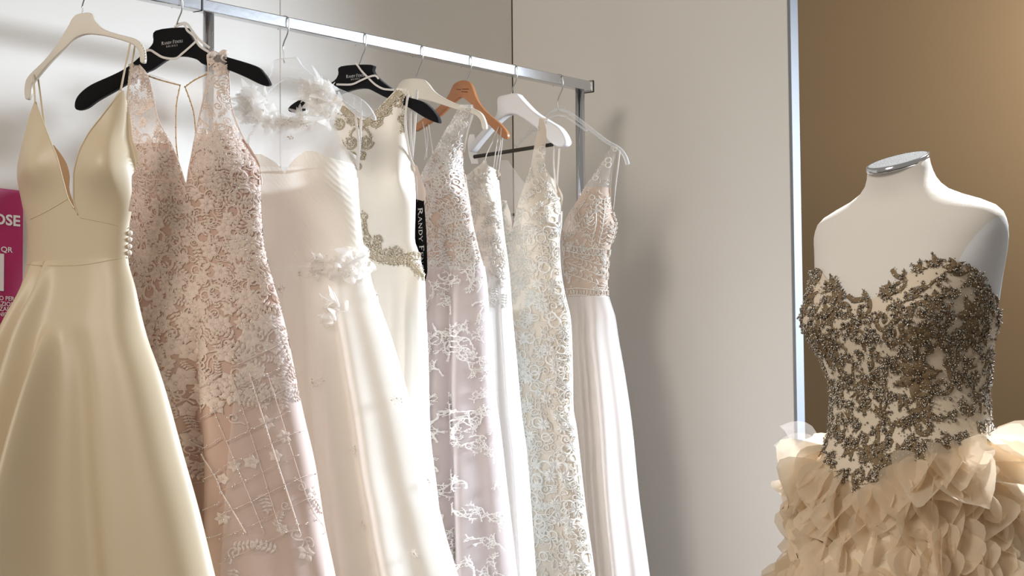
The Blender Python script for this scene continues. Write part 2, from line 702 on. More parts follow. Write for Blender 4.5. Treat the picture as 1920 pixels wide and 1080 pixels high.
wk = part('wall_back', *box(np.array([3.2, 9.7, 1.75]), [np.array([1, 0, 0]), np.array([0, 1, 0]), ZV], (3.4, 0.05, 1.75)), M_brown, None, False)
wk['kind'] = 'structure'
fl = part('floor', *box(np.array([0.6, 5.0, -0.03]), [np.array([1, 0, 0]), np.array([0, 1, 0]), ZV], (6, 6, 0.03)), M_floor, None, False)
fl['kind'] = 'structure'

# ================================================================== clothes rack
M_chrome = material('chrome', (0.66, 0.68, 0.72, 1), 0.125, 1.0, bump=0.05, bscale=60, vary=0.12, vscale=14)
M_chrome2 = material('worn_chrome', (0.62, 0.62, 0.60, 1), 0.22, 1.0, bump=0.08, bscale=120, vary=0.25, vscale=25)
M_rubber = material('black_rubber', lin(28, 27, 27), 0.6, vary=0.2)
BH, BW = 0.0138, 0.0135
rack = thing('clothes_rack', 'long chrome garment rack with a rectangular rail and round posts holding the gowns', 'clothes rack', (BN[0], BN[1], 0))
tip = bar_at(1101)
lj = bar_at(371)
near = BN - BD * 1.15
def rail(name, p, q, hw, hh, mat):
    return bevel_part(name, *box((p + q) / 2, [BD, BU, ZV], (np.linalg.norm(q - p) / 2, hw, hh)), mat, rack, 0.0022, 3)
rail('rail', lj + BD * 0.002, tip, BW, BH, M_chrome)
rail('rail_extension', near, lj - BD * 0.002, BW * 1.04, BH * 1.04, M_chrome)
rail('joint_ring', lj - BD * 0.003, lj + BD * 0.003, BW * 1.1, BH * 1.1, M_rubber)
rail('end_cap', tip, tip + BD * 0.012, BW * 1.25, BH * 1.12, M_chrome2)
rail('end_gasket', tip + BD * 0.004, tip + BD * 0.009, BW * 1.35, BH * 1.25, M_rubber)
for pxx, yy in ((391, 60), (1087, 230)):
    c = bar_at(pxx)
    P = np.array([[c[0], c[1], z] for z in np.linspace(0.09, ZB - BH + 0.001, 6)])
    part('post', *tube(P, 0.0128, 20), M_chrome, rack)
    b = bevel_part('foot', *box(np.array([c[0], c[1], 0.075]), [BU, BD, ZV], (0.27, 0.014, 0.014)), M_chrome, rack, 0.002, 2)
    for sg in (-1, 1):
        cc = np.array([c[0], c[1], 0.033]) + BU * sg * 0.25
        part('caster', *tube(np.array([cc - BD * 0.012, cc + BD * 0.012]), 0.032, 16), M_rubber, rack)
pA, pB = bar_at(391), bar_at(1087)
bevel_part('base_rail', *box((np.array([pA[0], pA[1], 0.09]) + np.array([pB[0], pB[1], 0.09])) / 2, [BD, BU, ZV], (np.linalg.norm(pB - pA) / 2, 0.0125, 0.0125)), M_chrome, rack, 0.002, 2)

# ================================================================== poster
M_pink = material('magenta_print', lin(196, 22, 112), 0.45, vary=0.22, vscale=5, col2=lin(150, 12, 80))
M_white = material('white_print', lin(244, 240, 242), 0.5, vary=0.02)
def wall_l(px, py, off=0.0):
    r = ray(px, py)
    t = ((CC + BU * off - CPOS) @ BU) / (r @ BU)
    return CPOS + r * t
pt_ = wall_l(42.5, 358, 0.006)
ps = thing('poster', 'magenta poster with white lettering on the wall left of the satin gown', 'poster', wall_l(10, 700, 0.004))
zt = pt_[2]; zb2 = 1.18
cpos = pt_ - BD * 0.25; cpos[2] = (zt + zb2) / 2
bevel_part('sheet', *box(cpos, [BD, BU, ZV], (0.25, 0.003, (zt - zb2) / 2)), M_pink, ps, 0.0008, 1)
def text_mesh(body, bold=0.0):
    cu = bpy.data.curves.new('lettering', 'FONT')
    cu.body = body; cu.size = 1.0; cu.resolution_u = 3; cu.offset = bold
    o = bpy.data.objects.new('lettering', cu)
    scene.collection.objects.link(o)
    dg = bpy.context.evaluated_depsgraph_get()
    me = o.evaluated_get(dg).to_mesh()
    V = np.array([v.co[:] for v in me.vertices]); Fc = [tuple(p.vertices) for p in me.polygons]
    o.to_mesh_clear()
    bpy.data.objects.remove(o); bpy.data.curves.remove(cu)
    return V, Fc
def wall_text(body, x0, x1, ybase, bold=0.02, ycap=None):
    V, Fc = text_mesh(body, bold)
    a = wall_l(x0, ybase, 0.0105); b = wall_l(x1, ybase, 0.0105)
    w = np.linalg.norm((b - a)[:2])
    mn, mx = V[:, 0].min(), V[:, 0].max()
    s_ = w / (mx - mn)
    sy = s_
    if ycap is not None:
        top = wall_l(x0, ycap, 0.0105)
        sy = (top[2] - a[2]) / V[:, 1].max()
    P = a + ((V[:, 0] - mn) * s_)[:, None] * BD + (V[:, 1] * sy)[:, None] * ZV
    part('lettering', P, Fc, M_white, ps, False)
wall_text('OSE', -13, 38, 419, 0.03, 399)
wall_text('. QR', -6, 24, 471, 0.02, 461)
wall_text('TO PER', -8, 27, 562, 0.012, 554)
wall_text('MAZION', -14, 28, 572, 0.012, 564)
wall_text('ZZARE', -8, 24, 582, 0.012, 574)
wall_text('GNIO', -10, 15, 592, 0.012, 584)
a_ = wall_l(7, 476, 0.0105); b_ = wall_l(7, 546, 0.0105)
cq = (a_ + b_) / 2 - BD * 0.05
bevel_part('white_square', *box(cq, [BD, BU, ZV], (0.05, 0.0012, (a_[2] - b_[2]) / 2)), M_white, ps, 0.0005, 1)
arcs = MB()
for rr in (30, 42, 54):
    P = [wall_l(-30 + rr * math.cos(t), 672 - rr * math.sin(t) * 0.8, 0.0095) for t in np.linspace(0.1, 1.9, 16)]
    arcs.add(*tube(np.array(P), 0.0007, 4))
part('line_ornament', *arcs.get(), M_white, ps, True)

# ================================================================== serif lettering
def glyph(ch):
    q = []
    def st(x0, y0, x1, y1, w0, w1=None):
        w1 = w0 if w1 is None else w1
        d = np.array([x1 - x0, y1 - y0]); d = d / np.linalg.norm(d)
        q.append(ribbon2(np.array([[x0, y0], [x1, y1]]), np.array([w0, w1]) / 2, 0))
    def ser(x, y, w=0.3): st(x - w / 2, y, x + w / 2, y, 0.045)
    def arcg(cx, cy, rx, ry, a0, a1, wmax=0.15, wmin=0.085, n=14):
        t = np.radians(np.linspace(a0, a1, n))
        P = np.stack([cx + rx * np.cos(t), cy + ry * np.sin(t)], 1)
        q.append(ribbon2(P, (wmin + (wmax - wmin) * np.abs(np.cos(t))) / 2, 0))
    w = 0.8
    S, T = 0.15, 0.08
    if ch in 'RBDFELI':
        st(0.16, 0, 0.16, 1, S); ser(0.16, 0.02); ser(0.16, 0.98)
    if ch == 'R': arcg(0.18, 0.73, 0.46, 0.23, 90, -90); st(0.34, 0.5, 0.82, 0.02, 0.14); ser(0.85, 0.02, 0.2); w = 0.95
    elif ch == 'B': arcg(0.22, 0.75, 0.3, 0.23, 90, -90); arcg(0.22, 0.27, 0.38, 0.25, 90, -90); w = 0.75
    elif ch == 'D': arcg(0.2, 0.5, 0.58, 0.48, 90, -90); w = 0.92
    elif ch == 'F': st(0.1, 0.97, 0.62, 0.97, T); st(0.2, 0.52, 0.5, 0.52, T); st(0.62, 1, 0.62, 0.82, T); w = 0.72
    elif ch == 'E': st(0.1, 0.97, 0.62, 0.97, T); st(0.2, 0.52, 0.5, 0.52, T); st(0.1, 0.03, 0.64, 0.03, T); st(0.62, 1, 0.62, 0.82, T); st(0.64, 0, 0.64, 0.18, T); w = 0.76
    elif ch == 'L': st(0.1, 0.03, 0.6, 0.03, T); st(0.6, 0, 0.6, 0.2, T); w = 0.7
    elif ch == 'I': w = 0.38
    elif ch == 'A': st(0.08, 0.02, 0.42, 1, T); st(0.42, 1, 0.82, 0.02, 0.14); st(0.2, 0.35, 0.68, 0.35, 0.04); ser(0.08, 0.02, 0.22); ser(0.82, 0.02, 0.26); w = 0.94
    elif ch == 'N': st(0.14, 0, 0.14, 1, T); st(0.12, 0.98, 0.76, 0.02, 0.14); st(0.78, 0, 0.78, 1, T); ser(0.14, 0.02, 0.24); ser(0.1, 0.98, 0.2); ser(0.78, 0.98, 0.24); w = 0.98
    elif ch == 'Y': st(0.06, 0.98, 0.42, 0.45, 0.13); st(0.8, 0.98, 0.42, 0.45, T); st(0.42, 0, 0.42, 0.47, 0.13); ser(0.08, 0.98, 0.24); ser(0.8, 0.98, 0.22); ser(0.42, 0.02, 0.28); w = 0.88
    elif ch == 'O': arcg(0.48, 0.5, 0.4, 0.47, 0, 360, 0.15, 0.08, 24); w = 0.98
    elif ch == 'S':
        P = catmull(np.array([(0.55, 0.85), (0.32, 0.98), (0.12, 0.78), (0.33, 0.52), (0.56, 0.26), (0.34, 0.02), (0.08, 0.17)]), 3)
        q.append(ribbon2(P, 0.05, 0)); w = 0.66
    return merge(q), w

def serif_text(words, small=0.76, gap=0.06, space=0.4):
    """words with a tall first letter; returns a mesh about one cap height tall"""
    b = MB(); x = 0
    for wd in words:
        for i, ch in enumerate(wd):
            (V, Fc), w = glyph(ch)
            sc = 1.0 if i == 0 else small
            V = V.copy(); V[:, 0] = V[:, 0] * sc + x; V[:, 1] *= sc
            b.add(V, Fc)
            x += (w + gap) * sc
        x += space
    V, Fc = b.get()
    return V, Fc, x - space

# ================================================================== hangers
M_velvet = material('black_velvet', lin(17, 16, 19), 0.9, sheen=0.15, bump=0.3, bscale=900, vary=0.3, vscale=60, spec=0.15)
M_cream_pl = material('cream_plastic', lin(226, 218, 204), 0.35, vary=0.04, vscale=10)
M_white_pl = material('white_plastic', lin(240, 238, 234), 0.35, vary=0.03, vscale=10)
M_wood = material('varnished_wood', lin(186, 126, 78), 0.35, vary=0.4, vscale=22, col2=lin(150, 92, 50), coat=0.3)
M_pad = material('white_padded_fabric', lin(238, 238, 240), 0.7, bump=0.1, bscale=300, vary=0.03)
M_dark = material('dark_grey_felt', lin(62, 56, 50), 0.85, vary=0.2)
M_wire = material('steel_wire', (0.50, 0.50, 0.49, 1), 0.30, 1.0, vary=0.05)
M_print = material('silver_print', lin(205, 203, 203), 0.5, vary=0.05)
M_ribbon = material('white_satin_ribbon', lin(232, 226, 220), 0.35, sheen=0.3, transl=0.15, vary=0.04)
M_brand = material('burnt_brand', lin(120, 62, 30), 0.5, vary=0.3, vscale=200)

def clear_plastic():
    m = bpy.data.materials.new('clear_plastic')
    m.use_nodes = True
    N, L = m.node_tree.nodes, m.node_tree.links
    p = N['Principled BSDF']
    p.inputs['Base Color'].default_value = (0.9, 0.92, 0.94, 1)
    p.inputs['Roughness'].default_value = 0.08
    t = N.new('ShaderNodeBsdfTransparent')
    t.inputs[0].default_value = (0.97, 0.97, 0.97, 1)
    mx = N.new('ShaderNodeMixShader')
    lw = N.new('ShaderNodeLayerWeight'); lw.inputs['Blend'].default_value = 0.35
    nz = N.new('ShaderNodeTexNoise'); nz.inputs['Scale'].default_value = 30
    ml = N.new('ShaderNodeMath'); ml.operation = 'MULTIPLY_ADD'; ml.inputs[1].default_value = 0.6; ml.inputs[2].default_value = 0.10
    L.new(lw.outputs['Facing'], ml.inputs[0])
    md = N.new('ShaderNodeMath'); md.operation = 'MULTIPLY_ADD'; md.inputs[1].default_value = 0.08
    L.new(nz.outputs['Fac'], md.inputs[0]); L.new(ml.outputs[0], md.inputs[2])
    L.new(md.outputs[0], mx.inputs[0])
    L.new(t.outputs[0], mx.inputs[1]); L.new(p.outputs[0], mx.inputs[2])
    L.new(mx.outputs[0], N['Material Output'].inputs['Surface'])
    return m
M_clear = clear_plastic()

def hook(parent, hx, frame, neck_px, r=0.0017):
    P0 = bar_at(hx)
    up = BH + r
    w = BW + r
    pts = [(-w - 0.001, -0.014), (-w - 0.0018, -0.003), (-w + 0.0015, up - 0.004), (0.0, up + 0.0006), (w - 0.001, up - 0.004),
           (w + 0.0024, 0.0), (w + 0.002, -0.014), (w - 0.002, -0.028), (0.004, -0.043), (-0.0015, -0.056)]
    P = [P0 + BU * a + ZV * b for a, b in catmull(np.array(pts), 5)]
    u, z = frame.loc(*neck_px)
    nk = frame.pt(u, 0, z)
    a = P[-1]
    for t in (0.25, 0.5, 0.75, 1.0):
        P.append(a * (1 - t) + nk * t)
    part('hook', *tube(np.array(P), r, 8), M_wire, parent)

def plate(name, parent, frame, poly, thick, mat, bev=0.002, n=4, bow=0.0, d0=0.0, seg=3):
    """a plate with a curved outline traced in the picture, with its own thickness and rounded edges"""
    P = catmull(np.array(poly, float), n, True)
    UZ = np.array([frame.loc(x, y, d0) for x, y in P])
    bm = bmesh.new()
    vs = [bm.verts.new((u, -thick / 2, z)) for u, z in UZ]
    f = bm.faces.new(vs)
    r = bmesh.ops.extrude_face_region(bm, geom=[f])
    bmesh.ops.translate(bm, vec=(0, thick, 0), verts=[e for e in r['geom'] if isinstance(e, bmesh.types.BMVert)])
    bmesh.ops.recalc_face_normals(bm, faces=bm.faces)
    es = [e for e in bm.edges if len(e.link_faces) == 2 and max(len(x.verts) for x in e.link_faces) > 4]
    try:
        bmesh.ops.bevel(bm, geom=es, offset=bev, segments=seg, affect='EDGES', profile=0.5, clamp_overlap=True)
    except Exception:
        pass
    bmesh.ops.triangulate(bm, faces=[f for f in bm.faces if len(f.verts) > 4])
    bm.verts.ensure_lookup_table()
    V = np.array([v.co[:] for v in bm.verts]); Fc = [[v.index for v in f.verts] for f in bm.faces]
    bm.free()
    uc = 0.0
    d = V[:, 1] + d0 + bow * (V[:, 0] - uc) ** 2
    o = part(name, frame.pt(V[:, 0], d, V[:, 2]), Fc, mat, parent, False)
    o.data.polygons.foreach_set('use_smooth', [True] * len(o.data.polygons))
    try:
        o.data.set_sharp_from_angle(angle=math.radians(50))
    except Exception:
        pass
    return o

def flat_text(parent, frame, mesh, width, a, b, d, mat, hscale=1.0):
    """lettering on the frame's plane at depth d from picture point a to b (baseline)"""
    V, Fc = mesh
    ua, za = frame.loc(a[0], a[1], d); ub, zb = frame.loc(b[0], b[1], d)
    A = np.array([ua, za]); e = np.array([ub, zb]) - A
    s_ = np.linalg.norm(e) / width
    e = e / np.linalg.norm(e); f = np.array([-e[1], e[0]])
    Q = A + (V[:, :1] * s_) * e + (V[:, 1:2] * s_ * hscale) * f
    return part('lettering', frame.pt(Q[:, 0], np.full(len(Q), d), Q[:, 1]), Fc, mat, parent, False)

def ribbon3(parent, frame, pts, w, d, mat=None, name='ribbon'):
    P = np.array([frame.px(x, y, dd) for (x, y, dd) in catmull(np.array([(q[0], q[1], q[2] if len(q) > 2 else d) for q in pts], float), 5)])
    return part(name, *tube(P, w, 8, True, 0.14, frame.n), mat or M_ribbon, parent)

def hanger_thing(label, frame, px, group=None):
    u, z = frame.loc(*px)
    return thing('clothes_hanger', label, 'hanger', frame.pt(u, 0, z), group)
HG = 'hangers on the garment rack'

PSI = dict(A=25, B=20, C=26, D=30, E=32, F=34, G=35, H=35)
HX = dict(A=155, B=332, C=531, D=676, E=783, F=874, G=960, H=1046)
FR = {k: Frame(bar_at(HX[k]), PSI[k]) for k in HX}

# A: cream plastic
hA = hanger_thing('cream plastic hanger tilted left, holding the plain satin gown by its thin straps', FR['A'], (155, 100), HG)
plate('body', hA, FR['A'], [(150, 26), (172, 25), (181, 41), (196, 55), (222, 64), (252, 72), (265, 81), (272, 94), (273, 117), (265, 117), (263, 100), (255, 88), (241, 80), (207, 70), (185, 66), (163, 65), (144, 72), (126, 89), (96, 118), (72, 146), (62, 160), (60, 178), (56, 187), (49, 184), (48, 163), (55, 143), (85, 113), (107, 85), (128, 52), (138, 34)], 0.011, M_cream_pl, 0.003)
hook(hA, HX['A'], FR['A'], (155, 26))
grip = MB()
for i, (x, y) in enumerate([(262, 80), (266, 85), (269, 90), (271, 95), (272, 100), (272.5, 105), (273, 110)]):
    a = FR['A'].px(x, y, -0.005); b = FR['A'].px(x, y, 0.005)
    grip.add(*tube(np.array([a, b]), 0.0022, 8))
part('grip_ridge', *grip.get(), M_cream_pl, hA)

# B, D: black velvet with printed name
def black_hanger(k, label, poly, neck, tx0, tx1, sx0, sx1):
    h = hanger_thing(label, FR[k], neck, HG)
    plate('body', h, FR[k], poly, 0.016, M_velvet, 0.005)
    hook(h, HX[k], FR[k], neck)
    V, Fc, w = serif_text(['RANDY', 'FENOLI'])
    flat_text(h, FR[k], (V, Fc), w, tx0, tx1, 0.0086, M_print, 1.15)
    V, Fc, w = serif_text(['BRIDES'], 1.0, 0.55)
    flat_text(h, FR[k], (V, Fc), w, sx0, sx1, 0.0086, M_print, 1.0)
    return h
hB = black_hanger('B', 'black velvet hanger with a white ribbon loop above the blush lace gown', [(294, 58), (350, 52), (357, 63), (370, 83), (393, 98), (426, 107), (481, 124), (496, 137), (505, 150), (507, 160), (493, 160), (459, 144), (426, 131), (385, 122), (370, 112), (344, 106), (318, 111), (289, 130), (272, 138), (222, 168), (185, 189), (163, 204), (145, 206), (143, 192), (152, 176), (174, 159), (218, 139), (244, 124), (274, 98), (289, 81)],
                  (327, 56), (303, 84.5), (343, 79), (312, 89), (334.5, 86))
fb = FR['B']
ribbon3(hB, fb, [(266, 100, 0.004), (275, 95, 0.011), (283, 94.5, 0.012), (292, 100, 0.012), (304, 107, 0.012), (319, 110, 0.012), (331, 109, 0.012), (341, 101, 0.012), (355, 89, 0.012), (368, 77, 0.012)], 0.0028, 0.012)
ribbon3(hB, fb, [(327, 51, 0.002), (338, 46, 0.004), (346, 46, 0.011), (351, 57, 0.012), (362, 66, 0.012), (368, 76, 0.013), (375, 87, 0.012), (392, 98, 0.012)], 0.0028, 0.012)
ribbon3(hB, fb, [(330, 47, -0.004), (345, 43, -0.006), (353, 47, 0.0), (360, 57, 0.008), (372, 73, 0.012), (383, 82, 0.013), (393, 90, 0.012)], 0.0028, 0.01)

hC_f = FR['C']
hC = hanger_thing('clear plastic hanger carrying the tulle gown with the feathery collar', hC_f, (531, 112), HG)
plate('body', hC, hC_f, [(515, 113), (553, 108), (559, 110), (568, 124), (590, 143), (607, 152), (636, 166), (674, 183), (692, 199), (703, 217), (704, 226), (696, 222), (684, 218), (667, 205), (633, 182), (605, 169), (581, 157), (557, 148), (540, 147), (523, 155), (496, 178), (462, 204), (446, 216), (437, 217), (440, 203), (470, 178), (504, 147), (510, 130)], 0.010, M_clear, 0.003)
hook(hC, HX['C'], hC_f, (533, 118))
for sg, pts in ((1, [(664, 182), (664, 206)]), (1, [(677, 186), (678, 211)])):
    P = np.array([hC_f.px(x, y, 0.007) for x, y in pts])
    part('notch', *tube(P, 0.0012, 6), M_clear, hC)

hD = black_hanger('D', 'black velvet hanger with crossed white ribbons above the ivory satin gown with gold beading', [(642, 125), (698, 122), (701, 132), (705, 140), (717, 152), (739, 168), (763, 181), (797, 192), (818, 212), (825, 226), (822, 231), (797, 220), (763, 199), (725, 183), (709, 175), (695, 168), (682, 166), (666, 168), (650, 173), (610, 186), (575, 205), (549, 211), (544, 203), (560, 190), (600, 169), (629, 152), (637, 140)],
                  (671, 123), (649, 146.5), (685, 143), (658, 150.5), (676, 148.5))
fd = FR['D']
ribbon3(hD, fd, [(666, 119, 0.004), (670, 122, 0.010), (678, 133, 0.012), (689, 144.5, 0.012), (703, 158, 0.012), (717, 166, 0.012), (729, 168, 0.012), (739, 168.5, 0.011)], 0.0026, 0.012)
ribbon3(hD, fd, [(628, 158, 0.006), (640, 158.5, 0.012), (660, 158, 0.012), (676, 151, 0.013), (692, 144, 0.0145), (704, 142, 0.012), (710, 148, 0.010)], 0.0026, 0.012)

fe = FR['E']
hE = hanger_thing('cream plastic hanger with down-curved end holding the mauve tulle gown', fe, (783, 150), HG)
plate('body', hE, fe, [(760, 149), (777, 147), (794, 149), (804, 157), (815, 171), (832, 183), (856, 194), (887, 203), (904, 213), (912, 230), (913, 241), (906, 242), (902, 226), (890, 215), (856, 205), (828, 196), (808, 190), (785, 186), (762, 190), (740, 203), (715, 226), (700, 245), (693, 242), (700, 226), (722, 198), (742, 172), (750, 157)], 0.011, M_cream_pl, 0.003)
hook(hE, HX['E'], fe, (778, 148))

ff = FR['F']
hF = hanger_thing('orange-brown wooden hanger between the cream plastic and the white padded hanger', ff, (870, 152), HG)
plate('body', hF, ff, [(852, 160), (862, 153), (873, 151), (882, 155), (888, 165), (897, 189), (914, 211), (938, 231), (951, 246), (954, 256), (949, 261), (938, 253), (911, 226), (890, 201), (874, 186), (866, 183), (858, 188), (846, 199), (822, 221), (785, 245), (781, 243), (782, 233), (822, 203), (842, 180)], 0.013, M_wood, 0.004)
hook(hF, HX['F'], ff, (870, 152))
br = MB()
for (x0, y0, x1, y1) in ((856, 167.5, 864, 168), (866.5, 167, 879, 167), (865, 172, 877, 172.5)):
    br.add(*tube(np.array([ff.px(x0, y0, 0.0066), ff.px(x1, y1, 0.0066)]), 0.0013, 6, True, 0.3, ff.n))
part('burnt_mark', *br.get(), M_brand, hF)

fg = FR['G']
hG = hanger_thing('white padded hanger with a dark trouser bar above the guipure lace gown', fg, (955, 180), HG)
plate('body', hG, fg, [(938, 184), (955, 178), (972, 176), (983, 187), (1007, 211), (1034, 228), (1054, 241), (1066, 261), (1065, 272), (1051, 276), (1034, 266), (1020, 249), (1000, 233), (984, 222), (969, 215), (952, 218), (931, 236), (907, 263), (890, 284), (884, 282), (888, 271), (907, 247), (931, 222), (937, 208)], 0.03, M_pad, 0.010)
P = np.array([fg.px(889, 294, 0.0), fg.px(1036, 271, 0.0)])
part('trouser_bar', *tube(P, 0.0052, 10), M_dark, hG)
hook(hG, HX['G'], fg, (958, 181))

fh = FR['H']
hH = hanger_thing('thin clear plastic hanger at the far end of the rail holding the nude beaded gown', fh, (1048, 207), HG)
P = np.array([fh.px(x, y) for x, y in catmull(np.array([(966, 274), (1000, 241), (1030, 213), (1044, 206), (1052, 206), (1068, 212), (1102, 238), (1137, 265), (1161, 279), (1172, 293), (1177, 308)]), 5)])
part('body', *tube(P, 0.0055, 10), M_clear, hH)
P = np.array([fh.px(x, y) for x, y in catmull(np.array([(1002, 247), (1032, 222), (1047, 217), (1064, 221), (1100, 246)]), 5)])
part('rib', *tube(P, 0.003, 8), M_clear, hH)
hook(hH, HX['H'], fh, (1047, 209))

# ================================================================== gowns on the rack
R = random.Random(11)
M_satin = material('champagne_satin', lin(207, 190, 161), 0.42, sheen=0.1, bump=0.05, bscale=700, vary=0.03, vscale=8)
M_satin_in = material('nude_lining', lin(214, 176, 142), 0.6, vary=0.05)
M_seam = material('satin_seam', lin(205, 188, 152), 0.5, vary=0.05)
M_blush = material('blush_lining', lin(204, 172, 156), 0.55, sheen=0.2, transl=0.1, bump=0.1, bscale=350, vary=0.06, vscale=20)
M_lace_b = material('ivory_blush_lace', lin(246, 228, 216), 0.6, sheen=0.2, transl=0.25, bump=0.35, bscale=700, vary=0.06, vscale=60)
M_sheer = material('sheer_illusion_net', lin(240, 230, 222), 0.6, transl=0.3, clear=0.62, vary=0.05, vscale=80, bump=0.1)
M_yoke = material('white_illusion_net', lin(246, 243, 240), 0.7, transl=0.35, clear=0.42, vary=0.06, vscale=40, bump=0.1)
M_trim = material('tan_stitching', lin(200, 165, 112), 0.6, vary=0.15, vscale=300)
M_crystal = material('crystal_bead', (0.93, 0.92, 0.90, 1), 0.12, 0.85, vary=0.1, vscale=200)
M_gold = material('pale_gold_bead', lin(232, 222, 204), 0.15, 0.45, spec=0.9, vary=0.2, vscale=200)
M_goldbase = material('pale_gold_embroidery', lin(196, 180, 154), 0.5, 0.0, vary=0.2, vscale=250, bump=0.5, bscale=900)
M_ivory = material('ivory_satin', lin(244, 236, 224), 0.4, sheen=0.25, bump=0.04, bscale=600, vary=0.03)
M_tulle = material('ivory_tulle', lin(246, 240, 230), 0.75, sheen=0.2, transl=0.3, bump=0.08, bscale=900, vary=0.03)
M_pleat = material('pleated_ivory_tulle', lin(246, 240, 230), 0.7, sheen=0.2, transl=0.2, bump=0.2, bscale=34, vary=0.02, wave=(0.0, math.radians(40), math.radians(25)))
M_veil = material('tulle_overlay', lin(248, 246, 244), 0.7, transl=0.4, clear=0.72, vary=0.04)
M_fluff = material('white_tulle_petal', lin(252, 249, 245), 0.7, transl=0.5, clear=0.48, vary=0.03)
M_mauve = material('dusty_mauve_tulle', lin(208, 190, 187), 0.7, sheen=0.25, transl=0.25, bump=0.08, bscale=800, vary=0.04)
M_lace_w = material('white_corded_lace', lin(248, 244, 240), 0.6, transl=0.25, bump=0.3, bscale=800, vary=0.04, vscale=60)
M_nude = material('nude_net', lin(216, 195, 179), 0.65, transl=0.2, vary=0.05, bump=0.1, bscale=500)
M_guip_base = material('cream_net', lin(228, 216, 200), 0.7, transl=0.2, vary=0.06, bump=0.4, bscale=600)
M_guip = material('cream_guipure_lace', lin(247, 243, 236), 0.6, transl=0.2, bump=0.3, bscale=900, vary=0.04, vscale=60)
M_chiffon = material('white_chiffon', lin(246, 244, 240), 0.75, sheen=0.2, transl=0.3, bump=0.05, bscale=600, vary=0.02)
M_greige = material('pale_rose_chiffon', lin(222, 211, 205), 0.75, sheen=0.2, transl=0.2, bump=0.05, bscale=600, vary=0.02)
M_tag = material('black_card', lin(17, 16, 17), 0.85, vary=0.1, spec=0.1)

GG = 'gowns on the garment rack'
def gown(label, g, y=1000):
    return thing('wedding_gown', label, 'wedding dress', (g.O[0], g.O[1], g.zmin), GG)

def petal_mesh(name, mat, curl, cup, twist, nl=7, nw=5, wid=0.36, point=0.0):
    t = np.linspace(0, 1, nl)[:, None]; s_ = np.linspace(-1, 1, nw)[None]
    w = wid * np.sin(math.pi * np.clip(t, 0.03, 0.985) ** (0.75 - point)) ** 0.7 + 0.02
    x = s_ * w
    z = -t + 0.08 * s_ * s_ * t
    y = curl * t * t + cup * (s_ * w) ** 2 * 3 + twist * s_ * t * 0.3 + 0.03 * np.sin(7 * t + 3 * s_)
    V = np.stack([x + 0 * t, y + 0 * s_, z + 0 * s_], -1).reshape(-1, 3)
    return mesh_data(name, V, grid_faces(nl, nw), mat)

def place_petals(parent, meshes, spots, name='petal'):
    """spots: (world point, direction the petal hangs towards, outward normal, length)"""
    base = np.zeros(3); p = parent
    while p is not None:
        base += np.array(p.location); p = p.parent
    for k, (P, dr, nr, L) in enumerate(spots):
        dr = np.asarray(dr, float); dr /= np.linalg.norm(dr)
        nr = np.asarray(nr, float); nr = nr - dr * (nr @ dr); nr /= np.linalg.norm(nr) + 1e-9
        X = np.cross(nr, -dr)
        Mx = Matrix(((X[0], nr[0], -dr[0]), (X[1], nr[1], -dr[1]), (X[2], nr[2], -dr[2])))
        o = bpy.data.objects.new(name, meshes[k % len(meshes)])
        scene.collection.objects.link(o)
        o.parent = parent
        o.location = np.asarray(P) - base
        o.rotation_euler = Mx.to_euler()
        o.scale = (L, L, L)

# ------------------------------------------------------------------ A: satin gown
rowsA = [(170, 40, 240), (260, 40, 243), (322, 35, 254), (374, 43, 252), (436, 54, 243), (485, 52, 241), (547, 37, 256), (592, 18, 266), (640, 0, 279), (700, -22, 301), (754, -42, 318), (847, -75, 344), (950, -110, 374), (1080, -132, 407), (1450, -140, 500)]
gA = Garment(HX['A'], PSI['A'], rowsA, [(170, .045), (322, .055), (485, .05), (640, .085), (1080, .13), (1450, .15)],
             folds=[(-0.72, .035, .12, 0, 5), (-0.38, .035, .15, 0, 5), (-0.02, .06, .24, .14, 2.0), (0.36, .10, -.05, .14), (0.76, .12, .012)],
             wob=[(5, 1.0, .006)], zfold=490, backf=.45, bumps=[(72, 312, .055, .032), (200, 312, .062, .036)])
dA = gown('plain champagne satin gown with a deep V neck and thin straps, nearest on the rack', gA)
LA = [(192, 64, 68), (218, 55, 77), (244, 49, 87), (270, 44, 97), (296, 40, 107), (322, 'S', 114), (348, 'S', 121), (372, 'S', 128), (390, 'S', 138), (403, 'S', 146)]
RA = [(169, 224, 228), (193, 209, 229), (215, 193, 233), (255, 163, 240), (292, 146, 247), (333, 138, 'S'), (370, 138, 'S'), (403, 146, 'S')]
mb = MB()
mb.add(*gA.strip(LA, 50, 24)); mb.add(*gA.strip(RA, 50, 26)); mb.add(*gA.body(403, 490, 24, 60, 'front'))
part('bodice', *mb.get(), M_satin, dA)
part('skirt', *gA.body(490, 1450, 90, 150), M_satin, dA)
mb = MB(); mb.add(*gA.body(403, 490, 12, 40, 'back'))
part('back_bodice', *mb.get(), M_satin, dA)
mb = MB(); mb.add(*gA.strip([(272, 60, 101), (290, 52, 115), (312, 48, 127), (335, 46, 131), (350, 46, 130), (405, 50, 150)], 16, 14, 'back', -0.012))
part('cup_lining', *mb.get(), M_satin_in, dA)
sm = MB()
for pts in ([(53, 496), (90, 498), (150, 497), (200, 489), (239, 480)], [(58, 411), (90, 395), (127, 373)], [(150, 408), (190, 416), (243, 428)]):
    sm.add(*tube(gA.line(pts, 0.0002), 0.0009, 6))
part('seam', *sm.get(), M_seam, dA)
ed = MB()
for rows, k in ((LA[:-1], 2), (RA, 1)):
    ed.add(*tube(np.array([gA.pt(u, float(gA.D(u, z)) + 0.0005, z) for (u, z) in [gA.front_at(x, y) for x, y in gA.outline([r for r in rows if r[k] != 'S'], k)]]), 0.0016, 6))
part('neckline_edge', *ed.get(), M_satin, dA)
